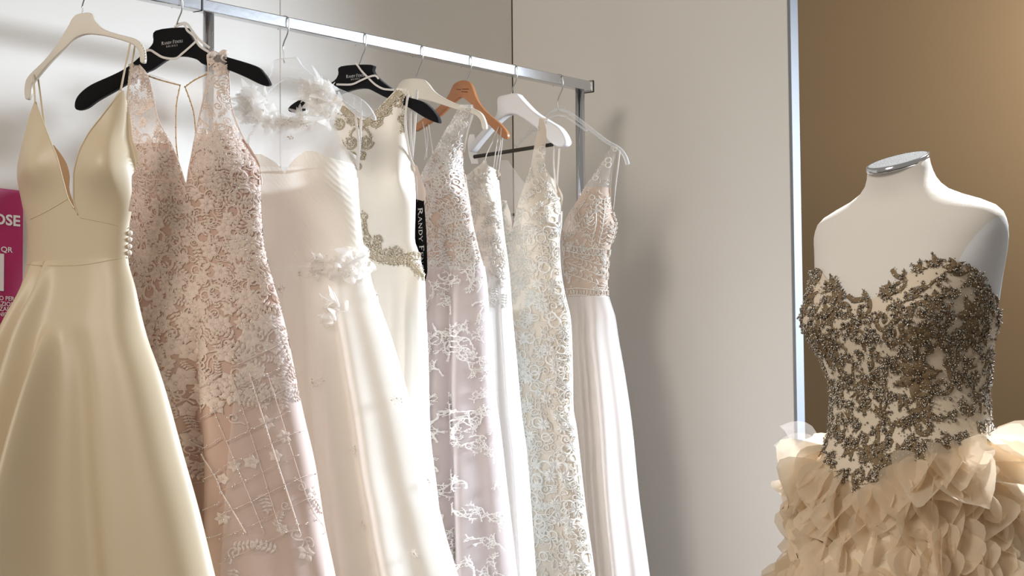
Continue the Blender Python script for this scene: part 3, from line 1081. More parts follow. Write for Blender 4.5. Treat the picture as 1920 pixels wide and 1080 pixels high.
for pts in ([(63, 141, .006), (64, 160, .03), (66, 192, .05)], [(71, 144, -.004), (76, 180, -.02), (84, 240, -.035)], [(244, 82, .008), (236, 120, .03), (226, 170, .045)], [(253, 86, -.004), (246, 130, -.02), (239, 180, -.03), (238, 240, -.035)]):
    P = np.array([gA.px(x, y, d) for x, y, d in catmull(np.array(pts), 6)])
    part('strap', *tube(P, 0.0026, 8, True, 0.4, gA.n), M_satin, dA)
for yy in (437, 449, 462, 474):
    u, z = gA.loc(242, yy); c, a, b = gA.ab(z)
    P = gA.pt(c + a + 0.003, -0.002, z)
    part('button', *bead_cloud([P], 0.0062), M_ivory, dA)

# ------------------------------------------------------------------ B: blush lace gown
rowsB = [(98, 240, 428), (185, 238, 431), (230, 238, 441), (267, 238, 456), (330, 240, 489), (374, 243, 490), (436, 245, 492), (484, 243, 499), (532, 238, 513), (580, 232, 527), (631, 224, 540), (703, 212, 555), (770, 205, 569), (876, 195, 594), (982, 185, 611), (1080, 175, 632), (1450, 140, 700)]
gB = Garment(HX['B'], PSI['B'], rowsB, [(98, .03), (267, .055), (374, .06), (484, .055), (640, .08), (1080, .13), (1450, .15)],
             folds=[(0.10, .07, -.085, .05), (0.30, .12, .075, .05, 2.0), (-0.20, .14, .05, 0), (-0.55, .12, -.03, 0)], wob=[(4, .4, .005), (9, 2, .003)], zfold=520, backf=.4,
             bumps=[(290, 310, .055, .028), (410, 310, .06, .034)])
dB = gown('blush pink lace gown with a sheer lace top and beaded lattice skirt', gB)
LBs = [(122, 243, 262), (140, 241, 276), (180, 239, 287), (222, 238, 296), (250, 238, 310), (268, 238, 320)]
RBs = [(98, 394, 421), (104, 389, 424), (130, 391, 426), (185, 382, 431), (230, 372, 441), (268, 364, 456)]
LBo = [(268, 'S', 320), (290, 'S', 330), (320, 'S', 341), (350, 'S', 350)]
RBo = [(268, 364, 'S'), (290, 360, 'S'), (320, 354, 'S'), (350, 350, 'S')]
mb = MB(); mb.add(*gB.strip(LBs, 40, 16)); mb.add(*gB.strip(RBs, 40, 16))
part('illusion_yoke', *mb.get(), M_sheer, dB)
part('tulle_overlay', *gB.strip([(590, 500, 'S'), (620, 458, 'S'), (660, 448, 'S'), (740, 441, 'S'), (850, 431, 'S'), (1000, 424, 'S'), (1440, 410, 'S')], 70, 60, 'front', None, .008), M_veil, dB)
mb = MB(); mb.add(*gB.strip(LBo, 24, 30)); mb.add(*gB.strip(RBo, 24, 34)); mb.add(*gB.body(350, 520, 40, 80, 'front'))
part('bodice', *mb.get(), M_blush, dB)
part('back_bodice', *gB.body(352, 520, 20, 60, 'back'), M_blush, dB)
part('skirt', *gB.body(520, 1450, 90, 160), M_blush, dB)
mb = MB()
KL = [(139, 276, 284), (150, 268, 316), (160, 262, 339), (200, 250, 331), (259, 245, 330), (310, 245, 336)]
KR = [(134, 384, 395), (150, 362, 404), (163, 347, 410), (190, 357, 418), (215, 364, 425), (259, 367, 440), (310, 358, 460)]
mb.add(*gB.strip(KL, 20, 14, 'back', -0.03)); mb.add(*gB.strip(KR, 20, 14, 'back', -0.03))
part('back_yoke', *mb.get(), M_sheer, dB)
tr = MB()
for pts in ([(274, 141), (300, 150), (338, 160)], [(338, 160), (331, 198), (330, 258), (334, 300)], [(347, 163), (357, 190), (364, 215), (368, 262)], [(347, 163), (365, 150), (392, 137)]):
    P = np.array([gB.px(x, y, -0.029) for x, y in catmull(np.array(pts, float), 6)])
    tr.add(*tube(P, 0.0014, 6))
    k = 0
    for i in range(0, len(P), 2):
        tr.add(*bead_cloud([P[i] + gB.n * 0.001], 0.0022))
part('back_trim', *tr.get(), M_trim, dB)
gB.set_masks(350, [LBs, RBs, LBo, RBo])
ed = MB()
for rows, k in ((LBs, 2), (RBs, 1), (RBs, 2), (LBo, 2), (RBo, 1)):
    ol = gB.outline([r for r in rows if r[k] != 'S'], k, 30)
    ed.add(*tube(np.array([gB.pt(u, float(gB.D(u, z)) + 0.001, z) for (u, z) in [gB.front_at(x, y) for x, y in ol]]), 0.0018, 6))
ol = [(456, 268), (463, 281), (476, 306), (489, 330), (490, 346)]
ed.add(*tube(np.array([gB.px(x, y, 0.004) for x, y in catmull(np.array(ol, float), 5)]), 0.0024, 6))
part('lace_edging', *ed.get(), M_lace_b, dB)
FL6, FL5, FL8 = flower2(6), flower2(5, 0.42), flower2(9, 0.2)
SC, SC2, RG, SP, PA = scroll2(), scroll2(1.0, 0.07, 14, 1.4), ring2(), spray2(), paisley2()
LF = leaf2(1, .28, .3)
st = Stamper(gB); bd = []
def dense_lace(g, st, bd, rs, y0, y1, n, mind, smin, smax, kinds, dens=None, beadp=0.5, off=0.0018, phr=1.45, hs=1.0):
    for (ph, z) in scatter(g, rs, n, y0, y1, mind, dens, phr):
        m = rs.choice(kinds)
        sc = rs.uniform(smin, smax)
        P = st.put(m, ph, z, rs.uniform(0, 6.28), sc, off + rs.uniform(0, .0008), hs)
        if P is not None and rs.random() < beadp and g.inside(P[:1]).all():
            for i in range(rs.randint(1, 4)):
                q = P[rs.randrange(len(P))]
                if g.inside(q[None]).all(): bd.append(q + g.n * 0.001)
dense_lace(gB, st, bd, R, 110, 268, 130, .011, .010, .019, [SP, SC, LF, FL5], None, .6)
dense_lace(gB, st, bd, R, 262, 560, 360, .0135, .012, .023, [SP, FL6, FL5, SC, SP, PA, RG], None, .8)
dense_lace(gB, st, bd, R, 560, 760, 190, .014, .013, .026, [SP, FL6, SC, SP, FL5], lambda ph, z: 0.8 if abs(ph - .15) < .7 else .35, .8)
dense_lace(gB, st, bd, R, 720, 1080, 150, .016, .012, .022, [SP, FL6, SC, FL5, SP], lambda ph, z: 1.0 if -.55 < ph < .06 else .05, .7)
part('lace_applique', *st.get(), M_lace_b, dB, True, True)
lt = MB(); lb = []
def lat(x0, y0, x1, y1, w, nb):
    q = [(x0 + (x1 - x0) * t, y0 + (y1 - y0) * t) for t in np.linspace(0, 1, 9)]
    q = [p for p in q if p[0] < float(gB.fxr(p[1])) - 9 and p[1] < 1440]
    if len(q) < 3: return
    P = gB.line(q, 0.0095, 4)
    lt.add(*tube(P, w, 4, True, .4, gB.n))
    for i in range(nb):
        q = P[R.randrange(len(P))]; lb.append(q + gB.n * .0015 + np.array([R.gauss(0, .0015), 0, R.gauss(0, .0015)]))
for k in range(9):
    o_ = k * 46
    lat(436 - k * 3, 690 + o_, 620 - k * 2, 600 + o_, .0007 + .0005 * (k % 3 == 0), 12)
for k in range(7):
    lat(436 + (k - 2) * 34, 700 + max(0, (2 - k)) * 62, 520 + (k - 2) * 34 + 10, 1000, .0007 + .0012 * (k % 3 == 0), 14 + 18 * (k % 3 == 0))
for k in range(6):
    lat(330 + k * 12, 760 + k * 50, 420, 700 + k * 60, .0009, 5)
part('beaded_lattice', *lt.get(), M_lace_b, dB, True, True)
bb = [b for b in bd] + lb
part('beads', *bead_cloud(bb, np.array([R.uniform(.0010, .0021) for _ in bb])), M_crystal, dB, True, True)
# lace bunched over the hanger's shoulders
for (x0, y0, x1, y1) in ((394, 104, 424, 101), (244, 126, 262, 130)):
    P = np.array([gB.px(x0 + (x1 - x0) * t, y0 + (y1 - y0) * t - 3 * math.sin(t * 9), .012 * math.cos(t * 4)) for t in np.linspace(0, 1, 12)])
    part('gathered_shoulder', *tube(P, .007, 8), M_lace_b, dB)

# ------------------------------------------------------------------ C: tulle gown
rowsC = [(222, 470, 640), (290, 466, 668), (322, 467, 670), (391, 478, 674), (460, 484, 681), (491, 484, 686), (525, 482, 691), (573, 478, 706), (641, 470, 730), (710, 462, 750), (788, 455, 773), (851, 450, 788), (893, 447, 798), (967, 444, 820), (1000, 442, 828), (1080, 436, 852), (1450, 410, 940)]
gC = Garment(HX['C'], PSI['C'], rowsC, [(222, .04), (322, .06), (460, .055), (640, .085), (1080, .12), (1450, .14)],
             folds=[(0.30, .06, .034, 0, 2), (0.08, .05, -.026, 0), (-0.2, .12, .03, 0), (0.50, .05, -.03, .05), (0.66, .10, .045, 0)], wob=[(8, 1.2, .0035)], zfold=510,
             bumps=[(500, 330, .055, .03), (605, 330, .062, .036)])
dC = gown('ivory tulle gown with a fluffy white petal collar and petals at the waist', gC)
LCb = [(289, 478, 490), (296, 467, 503), (308, 466, 520), (326, 'S', 534)]
RCb = [(283, 574, 588), (294, 557, 615), (305, 546, 645), (315, 539, 667), (326, 534, 'S')]
mb = MB(); mb.add(*gC.strip(LCb, 14, 20)); mb.add(*gC.strip(RCb, 16, 26)); mb.add(*gC.body(326, 500, 50, 90, 'front'))
part('bodice', *mb.get(), M_pleat, dC)
part('back_bodice', *gC.body(340, 500, 16, 50, 'back'), M_tulle, dC)
part('skirt', *gC.body(500, 1450, 90, 160), M_tulle, dC)
mb = MB(); mb.add(*gC.body(505, 1450, 60, 100, 'both', 1.035, .012))
part('tulle_overlay', *mb.get(), M_veil, dC)
YK = [(218, 505, 600), (230, 482, 622), (248, 468, 632), (270, 459, 640), (300, 457, 652), (318, 464, 667)]
part('illusion_yoke', *gC.strip(YK, 30, 30, 'front', None, -.004), M_yoke, dC)
pm = [petal_mesh('tulle_petal', M_fluff, c, k, t, 6, 5, w) for c, k, t, w in ((.35, .6, .5, .6), (-.3, .9, -.6, .55), (.6, -.5, .3, .5), (.1, 1.2, -.2, .7))]
sp = []
def fluff(x0, x1, y0, y1, n, d, L0, L1, dn=0.3):
    for _ in range(n):
        x, y = R.uniform(x0, x1), R.uniform(y0, y1)
        a = R.uniform(0, 6.28)
        dr = gC.u * math.cos(a) + ZV * math.sin(a) * .8 + gC.n * R.uniform(-.1, .9) - ZV * dn
        nr = gC.n + gC.u * R.uniform(-.7, .7) + ZV * R.uniform(-.6, .6)
        sp.append((gC.px(x, y, d + R.uniform(-.02, .02)), dr, nr, R.uniform(L0, L1)))
fluff(462, 508, 178, 228, 64, .015, .018, .034)
fluff(505, 580, 222, 236, 60, .03, .014, .026)
fluff(575, 628, 160, 208, 70, .015, .018, .034)
fluff(596, 632, 185, 225, 16, .02, .022, .036)
fluff(448, 480, 165, 195, 10, -.01, .025, .04)
fluff(585, 688, 478, 520, 95, .065, .012, .027)
fluff(608, 640, 555, 600, 20, .07, .014, .03, .8)
fluff(668, 696, 476, 520, 36, .02, .014, .03)
place_petals(dC, pm, sp)
fl = MB(); cb = []
for (x, y, s_) in ((602, 718, .009), (733, 751, .011), (803, 911, .010), (612, 593, .007), (568, 518, .008), (534, 545, .009), (690, 985, .009), (655, 845, .008), (700, 560, .010), (770, 1040, .008), (585, 900, .007)):
    try:
        ph, z = gC.phi_of(x, y)
    except Exception:
        continue
    st = Stamper(gC); P = st.put(FL8, ph, z, R.uniform(0, 6), s_ * 1.25, .016, 1.0, False); fl.add(*st.get()); cb.append(P[-1] + gC.n * .002)
    for k in range(4): cb.append(P[R.randrange(len(P))] + gC.n * .002)
part('flower_applique', *fl.get(), M_fluff, dC, True, True)
for (x0, x1, y0, y1, n) in ((486, 500, 205, 210, 8), (540, 556, 256, 262, 10), (676, 688, 488, 506, 14), (520, 580, 226, 238, 24), (590, 660, 480, 515, 30)):
    for _ in range(n):
        x, y = R.uniform(x0, x1), R.uniform(y0, y1); u, z = gC.front_at(x, y)
        cb.append(gC.pt(u, float(gC.D(u, z)) + .006, z))
part('beads', *bead_cloud(cb, np.array([R.uniform(.0012, .0022) for _ in cb])), M_gold, dC, True, True)
# inner ribbon loop hanging from the clear hanger
lp = MB()
for pts in ([(666, 205, .006), (668, 232, .015), (672, 270, .01), (668, 318, 0)], [(678, 207, .0), (676, 240, .004), (674, 280, .002), (670, 318, -.004)]):
    P = np.array([gC.px(x, y, d) for x, y, d in catmull(np.array(pts, float), 6)])
    lp.add(*tube(P, .0032, 8, True, .25, gC.n))
part('ribbon_loop', *lp.get(), M_ribbon, dC)

# ------------------------------------------------------------------ D: ivory satin gown with gold beading
rowsD = [(164, 612, 766), (225, 626, 760), (300, 640, 770), (342, 642, 780), (378, 644, 782), (453, 655, 780), (477, 655, 787), (528, 652, 797), (580, 650, 799), (682, 645, 804), (735, 642, 805), (806, 640, 807), (911, 636, 819), (1080, 625, 838), (1450, 600, 890)]
gD = Garment(HX['D'], PSI['D'], rowsD, [(164, .02), (300, .045), (378, .05), (477, .04), (640, .055), (1080, .07), (1450, .085)],
             folds=[(0.40, .12, .022), (0.72, .08, .03, 0, 2), (0.1, .15, -.014)], wob=[(4, 2.2, .003)], zfold=530, bumps=[(690, 330, .045, .02), (752, 335, .045, .026)])
dD = gown('ivory satin gown with pale gold beaded neckline scrolls and belt', gD)
LDs = [(172, 612, 628), (197, 618, 648), (212, 622, 662), (225, 626, 684)]
RDs = [(166, 743, 763), (172, 738, 766), (185, 726, 766), (200, 712, 765), (212, 702, 762), (225, 684, 760)]
MDs = [(225, 626, 760), (253, 632, 758), (298, 640, 769), (318, 641, 779), (330, 'S', 'S')]
mb = MB(); mb.add(*gD.strip(LDs, 16, 14)); mb.add(*gD.strip(RDs, 20, 18)); mb.add(*gD.strip(MDs, 30, 44)); mb.add(*gD.body(330, 530, 44, 70, 'front'))
part('bodice', *mb.get(), M_ivory, dD)
mb = MB(); mb.add(*gD.strip([(310, 655, 782), (335, 650, 790), (363, 650, 799), (400, 650, 793), (470, 655, 786), (530, 655, 795)], 20, 20, 'back', -0.045))
part('back_bodice', *mb.get(), M_nude, dD)
part('skirt', *gD.body(530, 1450, 80, 110), M_ivory, dD)
gD.set_masks(318, [LDs, RDs, MDs])
em = MB(); gb = []
def spiral_px(cx, cy, r, turns=1.5, a0=0.0, hand=1, w=5.0):
    t = np.linspace(0, 1, 26)
    rr = r * (0.22 + 0.78 * t); a = a0 + hand * turns * 2 * math.pi * t
    P = np.stack([cx + rr * np.cos(a), cy + rr * np.sin(a)], 1)
    L3 = []
    for (x, y) in P:
        u, z = gD.front_at(x, y); L3.append(gD.pt(u, float(gD.D(u, z)) + .0012, z))
    L3 = np.array(L3)
    em.add(*tube(L3, w / 1600, 6, True, .35, gD.n))
    for (x, y) in P:
        for _ in range(2):
            u, z = gD.front_at(x + R.uniform(-w * .7, w * .7), y + R.uniform(-w * .7, w * .7), 2)
            gb.append(gD.pt(u, float(gD.D(u, z)) + R.uniform(.001, .003), z))
def band_px(pts, w, n):
    P = catmull(np.array(pts, float), 8)
    L3 = []
    for (x, y) in P:
        u, z = gD.front_at(x, y); L3.append(gD.pt(u, float(gD.D(u, z)) + .0008, z))
    em.add(*tube(np.array(L3), w / 1500, 8, True, .15, gD.n))
    for _ in range(n):
        x, y = P[R.randrange(len(P))]
        u, z = gD.front_at(x + R.uniform(-w, w) * .55, y + R.uniform(-w, w) * .55, 2)
        gb.append(gD.pt(u, float(gD.D(u, z)) + R.uniform(.001, .0032), z))
band_px([(626, 205), (640, 206), (655, 215), (667, 228), (682, 233), (697, 224), (710, 213), (724, 200), (738, 184), (752, 172)], 15, 230)
band_px([(755, 176), (757, 195), (755, 212), (756, 228)], 9, 50)
for a in ((637, 232, 12, 1.4, .5, 1), (660, 224, 10, 1.2, 2, -1), (704, 228, 13, 1.4, 1.5, -1), (722, 206, 12, 1.4, 0, 1), (746, 190, 12, 1.3, 3, 1), (752, 222, 9, 1.3, 1, -1),
          (658, 267, 14, 1.5, 0, 1), (686, 267, 14, 1.5, 3.1, -1), (672, 258, 24, 1.0, .3, 1), (661, 292, 8, 1.3, 0, 1), (681, 291, 8, 1.3, 3, -1), (672, 312, 6, 1.2, 0, 1), (754, 238, 8, 1.2, 1, 1)):
    spiral_px(*a)
band_px([(681, 400), (684, 415), (686, 430), (690, 445), (692, 462)], 8, 70)
band_px([(690, 470), (705, 480), (722, 486), (742, 489), (760, 485), (778, 478)], 17, 260)
band_px([(762, 490), (770, 498), (779, 508), (787, 518)], 13, 120)
band_px([(760, 481), (775, 476), (786, 478)], 6, 40)
for a in ((708, 449, 9, 1.4, 0, 1), (689, 446, 8, 1.3, 1, 1), (746, 473, 11, 1.4, 2, 1), (684, 406, 5, 1.2, 0, 1), (724, 473, 9, 1.3, 1, -1), (704, 466, 10, 1.3, 1, -1), (778, 502, 7, 1.3, 1, 1)):
    spiral_px(*a)
part('gold_embroidery', *em.get(), M_goldbase, dD, True, True)
part('gold_beads', *bead_cloud(gb, np.array([R.uniform(.0011, .0028) for _ in gb])), M_gold, dD, True, True)
lp = MB()
for pts in ([(765, 176, .012), (762, 200, .02), (760, 235, .02), (768, 290, .004), (776, 312, -.01)], [(771, 180, .0), (769, 210, .0), (770, 250, -.006), (773, 300, -.02)], [(782, 168, -.02), (779, 215, -.02), (776, 260, -.02), (772, 300, -.02)]):
    P = np.array([gD.px(x, y, d) for x, y, d in catmull(np.array(pts, float), 6)])
    lp.add(*tube(P, .0036, 8, True, .25, gD.n))
part('ribbon_loop', *lp.get(), M_ribbon, dD)

# black name tag hanging at the ivory gown's side
tg = thing('name_tag', 'black card tag with silver lettering hanging beside the gold belt', 'tag', gD.px(786, 526, -.018))
pol = [(768, 377), (793, 377), (795, 381), (799, 430), (801, 487), (798, 526), (772, 527), (770, 487), (766, 430)]
plate('card', tg, gD, pol, .0016, M_tag, .0004, 2, 0, -.018, 1)
V, Fc, w = serif_text(['RANDY', 'FENOLI'], .78)
flat_text(tg, gD, (V[:, :], Fc), w, (783.5, 390), (788, 523), -.0168, M_print, .66)
for o in list(tg.children):
    if o.name.startswith('lettering'):
        pass
P = np.array([gD.px(781, 330, -.012), gD.px(782, 355, -.016), gD.px(783, 379, -.018)])
part('string', *tube(P, .0008, 6), M_ribbon, tg)

# ------------------------------------------------------------------ E: mauve tulle gown with coral lace
rowsE = [(195, 770, 889), (286, 786, 872), (330, 786, 876), (385, 788, 884), (426, 790, 890), (468, 793, 900), (513, 792, 911), (571, 788, 917), (657, 782, 924), (742, 776, 930), (796, 772, 938), (915, 764, 952), (1080, 750, 971), (1450, 725, 1010)]
gE = Garment(HX['E'], PSI['E'], rowsE, [(195, .02), (330, .05), (426, .045), (640, .06), (1080, .085), (1450, .09)],
             folds=[(0.22, .08, -.04), (0.46, .12, .045, 0, 1.5), (-0.05, .12, .028)], wob=[(5, .3, .004)], zfold=500, backf=.55, bumps=[(838, 345, .05, .032)])
dE = gown('dusty mauve tulle gown with white coral-branch lace beside the black tag', gE)
REs = [(196, 862, 887), (208, 857, 889), (245, 835, 879), (286, 813, 871), (324, 793, 'S'), (345, 'S', 'S')]
part('sheer_strap', *gE.strip(REs[:4], 30, 14), M_sheer, dE)
mb = MB(); mb.add(*gE.strip([(286, 813, 'S')] + REs[4:], 14, 30)); mb.add(*gE.body(345, 500, 40, 60, 'front'))
part('bodice', *mb.get(), M_nude, dE)
part('back_bodice', *gE.body(330, 500, 14, 40, 'back'), M_nude, dE)
part('skirt', *gE.body(500, 1450, 80, 120), M_mauve, dE)
part('tulle_overlay', *gE.body(502, 1450, 50, 80, 'both', 1.03, .008), M_veil, dE)
gE.set_masks(345, [REs])
st = Stamper(gE); bd = []
dense_lace(gE, st, bd, R, 200, 330, 110, .009, .008, .015, [SC, FL5, LF, SP], None, .8)
dense_lace(gE, st, bd, R, 300, 505, 210, .0098, .011, .021, [SC, SP, PA, SC, SC2], None, .7, hs=1.0)
part('lace_applique', *st.get(), M_lace_w, dE, True, True)
st = Stamper(gE); CO = [coral2(i) for i in range(6)]
for (ph, z) in scatter(gE, R, 180, 515, 1250, .0205, None, 1.4):
    P = st.put(R.choice(CO), ph, z, R.uniform(-.5, .5) + (math.pi if R.random() < .4 else 0), R.uniform(.018, .031), .0095, .4, False)
    for k in range(4): bd.append(P[R.randrange(len(P))] + gE.n * .001)
part('coral_lace', *st.get(), M_lace_w, dE, True, True)
part('beads', *bead_cloud(bd, np.array([R.uniform(.0009, .0017) for _ in bd])), M_crystal, dE, True, True)

# ------------------------------------------------------------------ F: lace bodice, white skirt
rowsF = [(300, 868, 934), (334, 866, 936), (378, 868, 940), (445, 872, 947), (503, 874, 955), (588, 874, 962), (691, 872, 972), (770, 870, 979), (847, 868, 989), (984, 862, 1000), (1080, 858, 1007), (1450, 840, 1035)]
gF = Garment(HX['F'], PSI['F'], rowsF, [(300, .025), (334, .04), (445, .04), (640, .055), (1080, .07), (1450, .08)],
             folds=[(0.3, .07, -.032), (0.52, .08, .036), (0.74, .06, -.03), (0.88, .05, .02)], wob=[(7, .8, .005)], zfold=520, bumps=[(912, 345, .035, .022)])
dF = gown('ivory gown with a narrow lace bodice and white chiffon skirt under the wooden hanger', gF)
SFs = [(300, 907, 911), (308, 901, 913), (316, 890, 920), (326, 879, 930), (336, 'S', 'S')]
mb = MB(); mb.add(*gF.strip(SFs, 14, 24)); mb.add(*gF.body(336, 520, 40, 50, 'front'))
part('bodice', *mb.get(), M_ivory, dF)
part('back_bodice', *gF.body(340, 520, 12, 30, 'back'), M_ivory, dF)
part('skirt', *gF.body(520, 1450, 80, 110), M_chiffon, dF)
gF.set_masks(336, [SFs])
st = Stamper(gF); bd = []
dense_lace(gF, st, bd, R, 310, 500, 120, .0105, .010, .018, [SP, FL6, LF, SC2], None, .2)
dense_lace(gF, st, bd, R, 500, 575, 34, .012, .010, .017, [SP, FL6, SC2], None, .1)
part('lace_applique', *st.get(), M_guip, dF, True, True)
for pts in ([(935, 238, .009), (925, 262, .02), (914, 285, .028), (909, 301, .03)], [(940, 240, .006), (938, 270, .004), (932, 300, -.01), (928, 330, -.02)], [(944, 243, -.002), (940, 280, -.008), (936, 310, -.02), (934, 332, -.02)], [(937, 238, 0), (930, 280, .01), (924, 322, .0)],
            [(793, 228, .006), (797, 258, .004), (800, 296, -.01)], [(802, 226, 0), (806, 250, 0), (812, 292, -.01)], [(797, 227, -.004), (802, 262, -.004), (796, 300, -.01)]):
    P = np.array([gF.px(x, y, d) for x, y, d in catmull(np.array(pts, float), 6)])
    part('strap', *tube(P, .0014, 6), M_ribbon, dF)

# ------------------------------------------------------------------ G: guipure lace gown
rowsG = [(221, 935, 1040), (341, 942, 1045), (389, 941, 1056), (430, 944, 1055), (451, 946, 1051), (503, 946, 1053), (554, 946, 1061), (605, 950, 1072), (674, 952, 1075), (770, 956, 1077), (796, 958, 1082), (881, 962, 1092), (967, 966, 1102), (1080, 974, 1118), (1450, 990, 1150)]
gG = Garment(HX['G'], PSI['G'], rowsG, [(221, .02), (389, .05), (503, .045), (640, .055), (1080, .065), (1450, .075)],
             folds=[(0.1, .2, .010), (0.6, .12, -.008)], wob=[(3, .3, .004)], zfold=600, bumps=[(1010, 400, .045, .026), (962, 400, .03, .015)])
dG = gown('cream guipure lace sheath gown hanging from the white padded hanger', gG)
RGs = [(221, 1011, 1028), (231, 1010, 1025), (283, 1000, 1022), (307, 996, 1021), (341, 985, 1031), (368, 976, 1045), (374, 974, 1055), (402, 967, 'S'), (430, 960, 'S')]
LGs = [(376, 941, 950), (402, 'S', 958), (430, 'S', 960)]
mb = MB(); mb.add(*gG.strip(RGs, 50, 24)); mb.add(*gG.strip(LGs, 12, 12)); mb.add(*gG.body(430, 560, 30, 60, 'front'))
part('bodice', *mb.get(), M_guip_base, dG)
mb = MB(); mb.add(*gG.body(400, 560, 12, 30, 'back'))
mb.add(*gG.strip([(300, 938, 952), (320, 938, 966), (345, 938, 985), (400, 940, 1040)], 14, 14, 'back', -.035))
part('back_bodice', *mb.get(), M_sheer, dG)
part('skirt', *gG.body(560, 1450, 80, 90), M_guip_base, dG)
mb = MB(); mb.add(*gG.strip([(252, 880, 889), (268, 877, 892), (285, 878, 894), (307, 884, 897)], 14, 8, 'back', -.01))
part('shoulder_strap', *mb.get(), M_guip, dG)
gG.set_masks(430, [RGs, LGs])
st = Stamper(gG); bd = []
dense_lace(gG, st, bd, R, 222, 440, 150, .0082, .007, .014, [RG, SC, SP, FL8], None, .15, hs=1.6)
dense_lace(gG, st, bd, R, 430, 1100, 560, .0115, .012, .020, [RG, SC, FL8, PA, SC, FL8, PA, SC2], None, .03, hs=1.5)
dense_lace(gG, st, bd, R, 1080, 1440, 160, .016, .012, .02, [RG, SC, FL8, PA], None, .03)
part('lace_applique', *st.get(), M_guip, dG, True, True)
lp = MB()
for pts in ([(1039, 274, .01), (1038, 300, .01), (1040, 330, .01), (1042, 360, .01)], [(1049, 274, 0), (1047, 305, 0), (1045, 335, 0), (1044, 360, 0)]):
    P = np.array([gG.px(x, y, d) for x, y, d in catmull(np.array(pts, float), 6)])
    lp.add(*tube(P, .0028, 8, True, .25, gG.n))
part('ribbon_loop', *lp.get(), M_sheer, dG)

# ------------------------------------------------------------------ H: nude corded bodice, pale chiffon skirt
rowsH = [(273, 1056, 1160), (351, 1060, 1146), (402, 1056, 1152), (427, 1055, 1159), (468, 1055, 1147), (503, 1056, 1143), (554, 1058, 1142), (592, 1056, 1154), (646, 1056, 1164), (701, 1058, 1174), (796, 1062, 1188), (933, 1068, 1202), (1080, 1076, 1222), (1450, 1084, 1265)]
gH = Garment(HX['H'], PSI['H'], rowsH, [(273, .02), (402, .045), (554, .04), (640, .06), (1080, .08), (1450, .09)],
             folds=[(-0.5, .05, .026), (-0.25, .05, .028), (0.02, .05, .03), (0.22, .05, .028), (0.6, .16, .04)], wob=[(8, .3, .004)], zfold=556, backf=.5, bumps=[(1095, 420, .04, .026)])
dH = gown('nude gown with white corded bodice and pale chiffon skirt, last on the rack', gH)
RHs = [(273, 1146, 1160), (283, 1142, 1157), (313, 1123, 1148), (351, 1096, 1141), (385, 1077, 1146), (402, 1066, 1152), (430, 'S', 'S')]
mb = MB(); mb.add(*gH.strip(RHs[:4], 24, 14))
part('illusion_strap', *mb.get(), M_sheer, dH)
mb = MB(); mb.add(*gH.strip([(351, 1096, 1141)] + RHs[4:], 20, 26)); mb.add(*gH.body(430, 556, 30, 50, 'front'))
part('bodice', *mb.get(), M_nude, dH)
part('back_bodice', *gH.body(420, 556, 12, 30, 'back'), M_nude, dH)
part('skirt', *gH.body(556, 1450, 80, 130), M_greige, dH)
part('tulle_overlay', *gH.body(558, 1450, 50, 80, 'both', 1.04, .008), M_veil, dH)
P = np.array([gH.px(x, y, d) for x, y, d in catmull(np.array([(1162, 282, -.004), (1159, 310, -.012), (1155, 340, -.02), (1149, 394, -.03)], float), 6)])
part('strap', *tube(P, .0022, 8), M_ribbon, dH)
gH.set_masks(430, [RHs])
cd = MB(); hb = []
def cord(pts, w=.0013, n=6):
    P = gH.line(pts, .0018, n)
    ok = gH.inside(P)
    if ok.all(): cd.add(*tube(P, w, 6))
    return P
def serp(p0, p1, amp, waves, n=None):
    p0 = np.array(p0, float); p1 = np.array(p1, float); d = p1 - p0; L = np.linalg.norm(d); d /= L; nn = np.array([-d[1], d[0]])
    k = waves * 8
    t = np.linspace(0, 1, k)
    P = p0 + d * (t * L)[:, None] + nn * (amp * np.sin(t * waves * 2 * math.pi))[:, None]
    cord(P, .0012, 2)
serp((1144, 282), (1064, 420), 4.5, 9)
serp((1134, 350), (1078, 428), 4.5, 6)
for k, x in enumerate((1112, 1124, 1136)):
    cord([(x + 6, 372), (x + 2, 420), (x - 2, 462)])
for (x0, y0, x1, y1, nl) in ((1090, 402, 1068, 448, 7), (1104, 396, 1112, 466, 9), (1128, 360, 1126, 462, 11), (1066, 478, 1138, 520, 9), (1062, 500, 1134, 540, 8), (1080, 470, 1142, 498, 8), (1146, 400, 1136, 460, 7), (1120, 372, 1090, 440, 8)):
    for i in range(nl):
        t = (i + .5) / nl; x = x0 + (x1 - x0) * t; y = y0 + (y1 - y0) * t
        dx, dy = (x1 - x0), (y1 - y0); l = math.hypot(dx, dy); dx /= l; dy /= l
        for sg in (-1, 1):
            cord([(x, y), (x - dx * 3 - dy * sg * 4, y - dy * 3 + dx * sg * 4), (x - dx * 7 - dy * sg * 6, y - dy * 7 + dx * sg * 6)], .0012, 3)
        hb.append(gH.line([(x, y), (x + .1, y)], .003)[0])
for (y0, dy) in ((466, 0), (543, 0), (556, 0), (478, 0)):
    cord([(1060 + 0, y0 - (8 if y0 < 500 else 0)), (1085, y0 - 3), (1110, y0), (1140, y0 + 2)], .0014)
for k in range(13):
    x = 1062 + k * 6.2
    cord([(x - 2.2, 544), (x - 2, 551), (x, 554), (x + 2, 551), (x + 2.2, 544)], .0011, 3)
    cord([(x - 2.2, 460 + k * .6), (x - 2, 468 + k * .6), (x, 471 + k * .6), (x + 2, 468 + k * .6), (x + 2.2, 460 + k * .6)], .0011, 3)
for (x0, y0, x1, y1) in ((1062, 492, 1140, 524), (1062, 512, 1136, 540), (1075, 482, 1142, 504), (1060, 440, 1100, 372), (1062, 452, 1110, 392)):
    cord([(x0, y0), ((x0 + x1) / 2, (y0 + y1) / 2 - 2), (x1, y1)], .0012)
st = Stamper(gH); bd = []
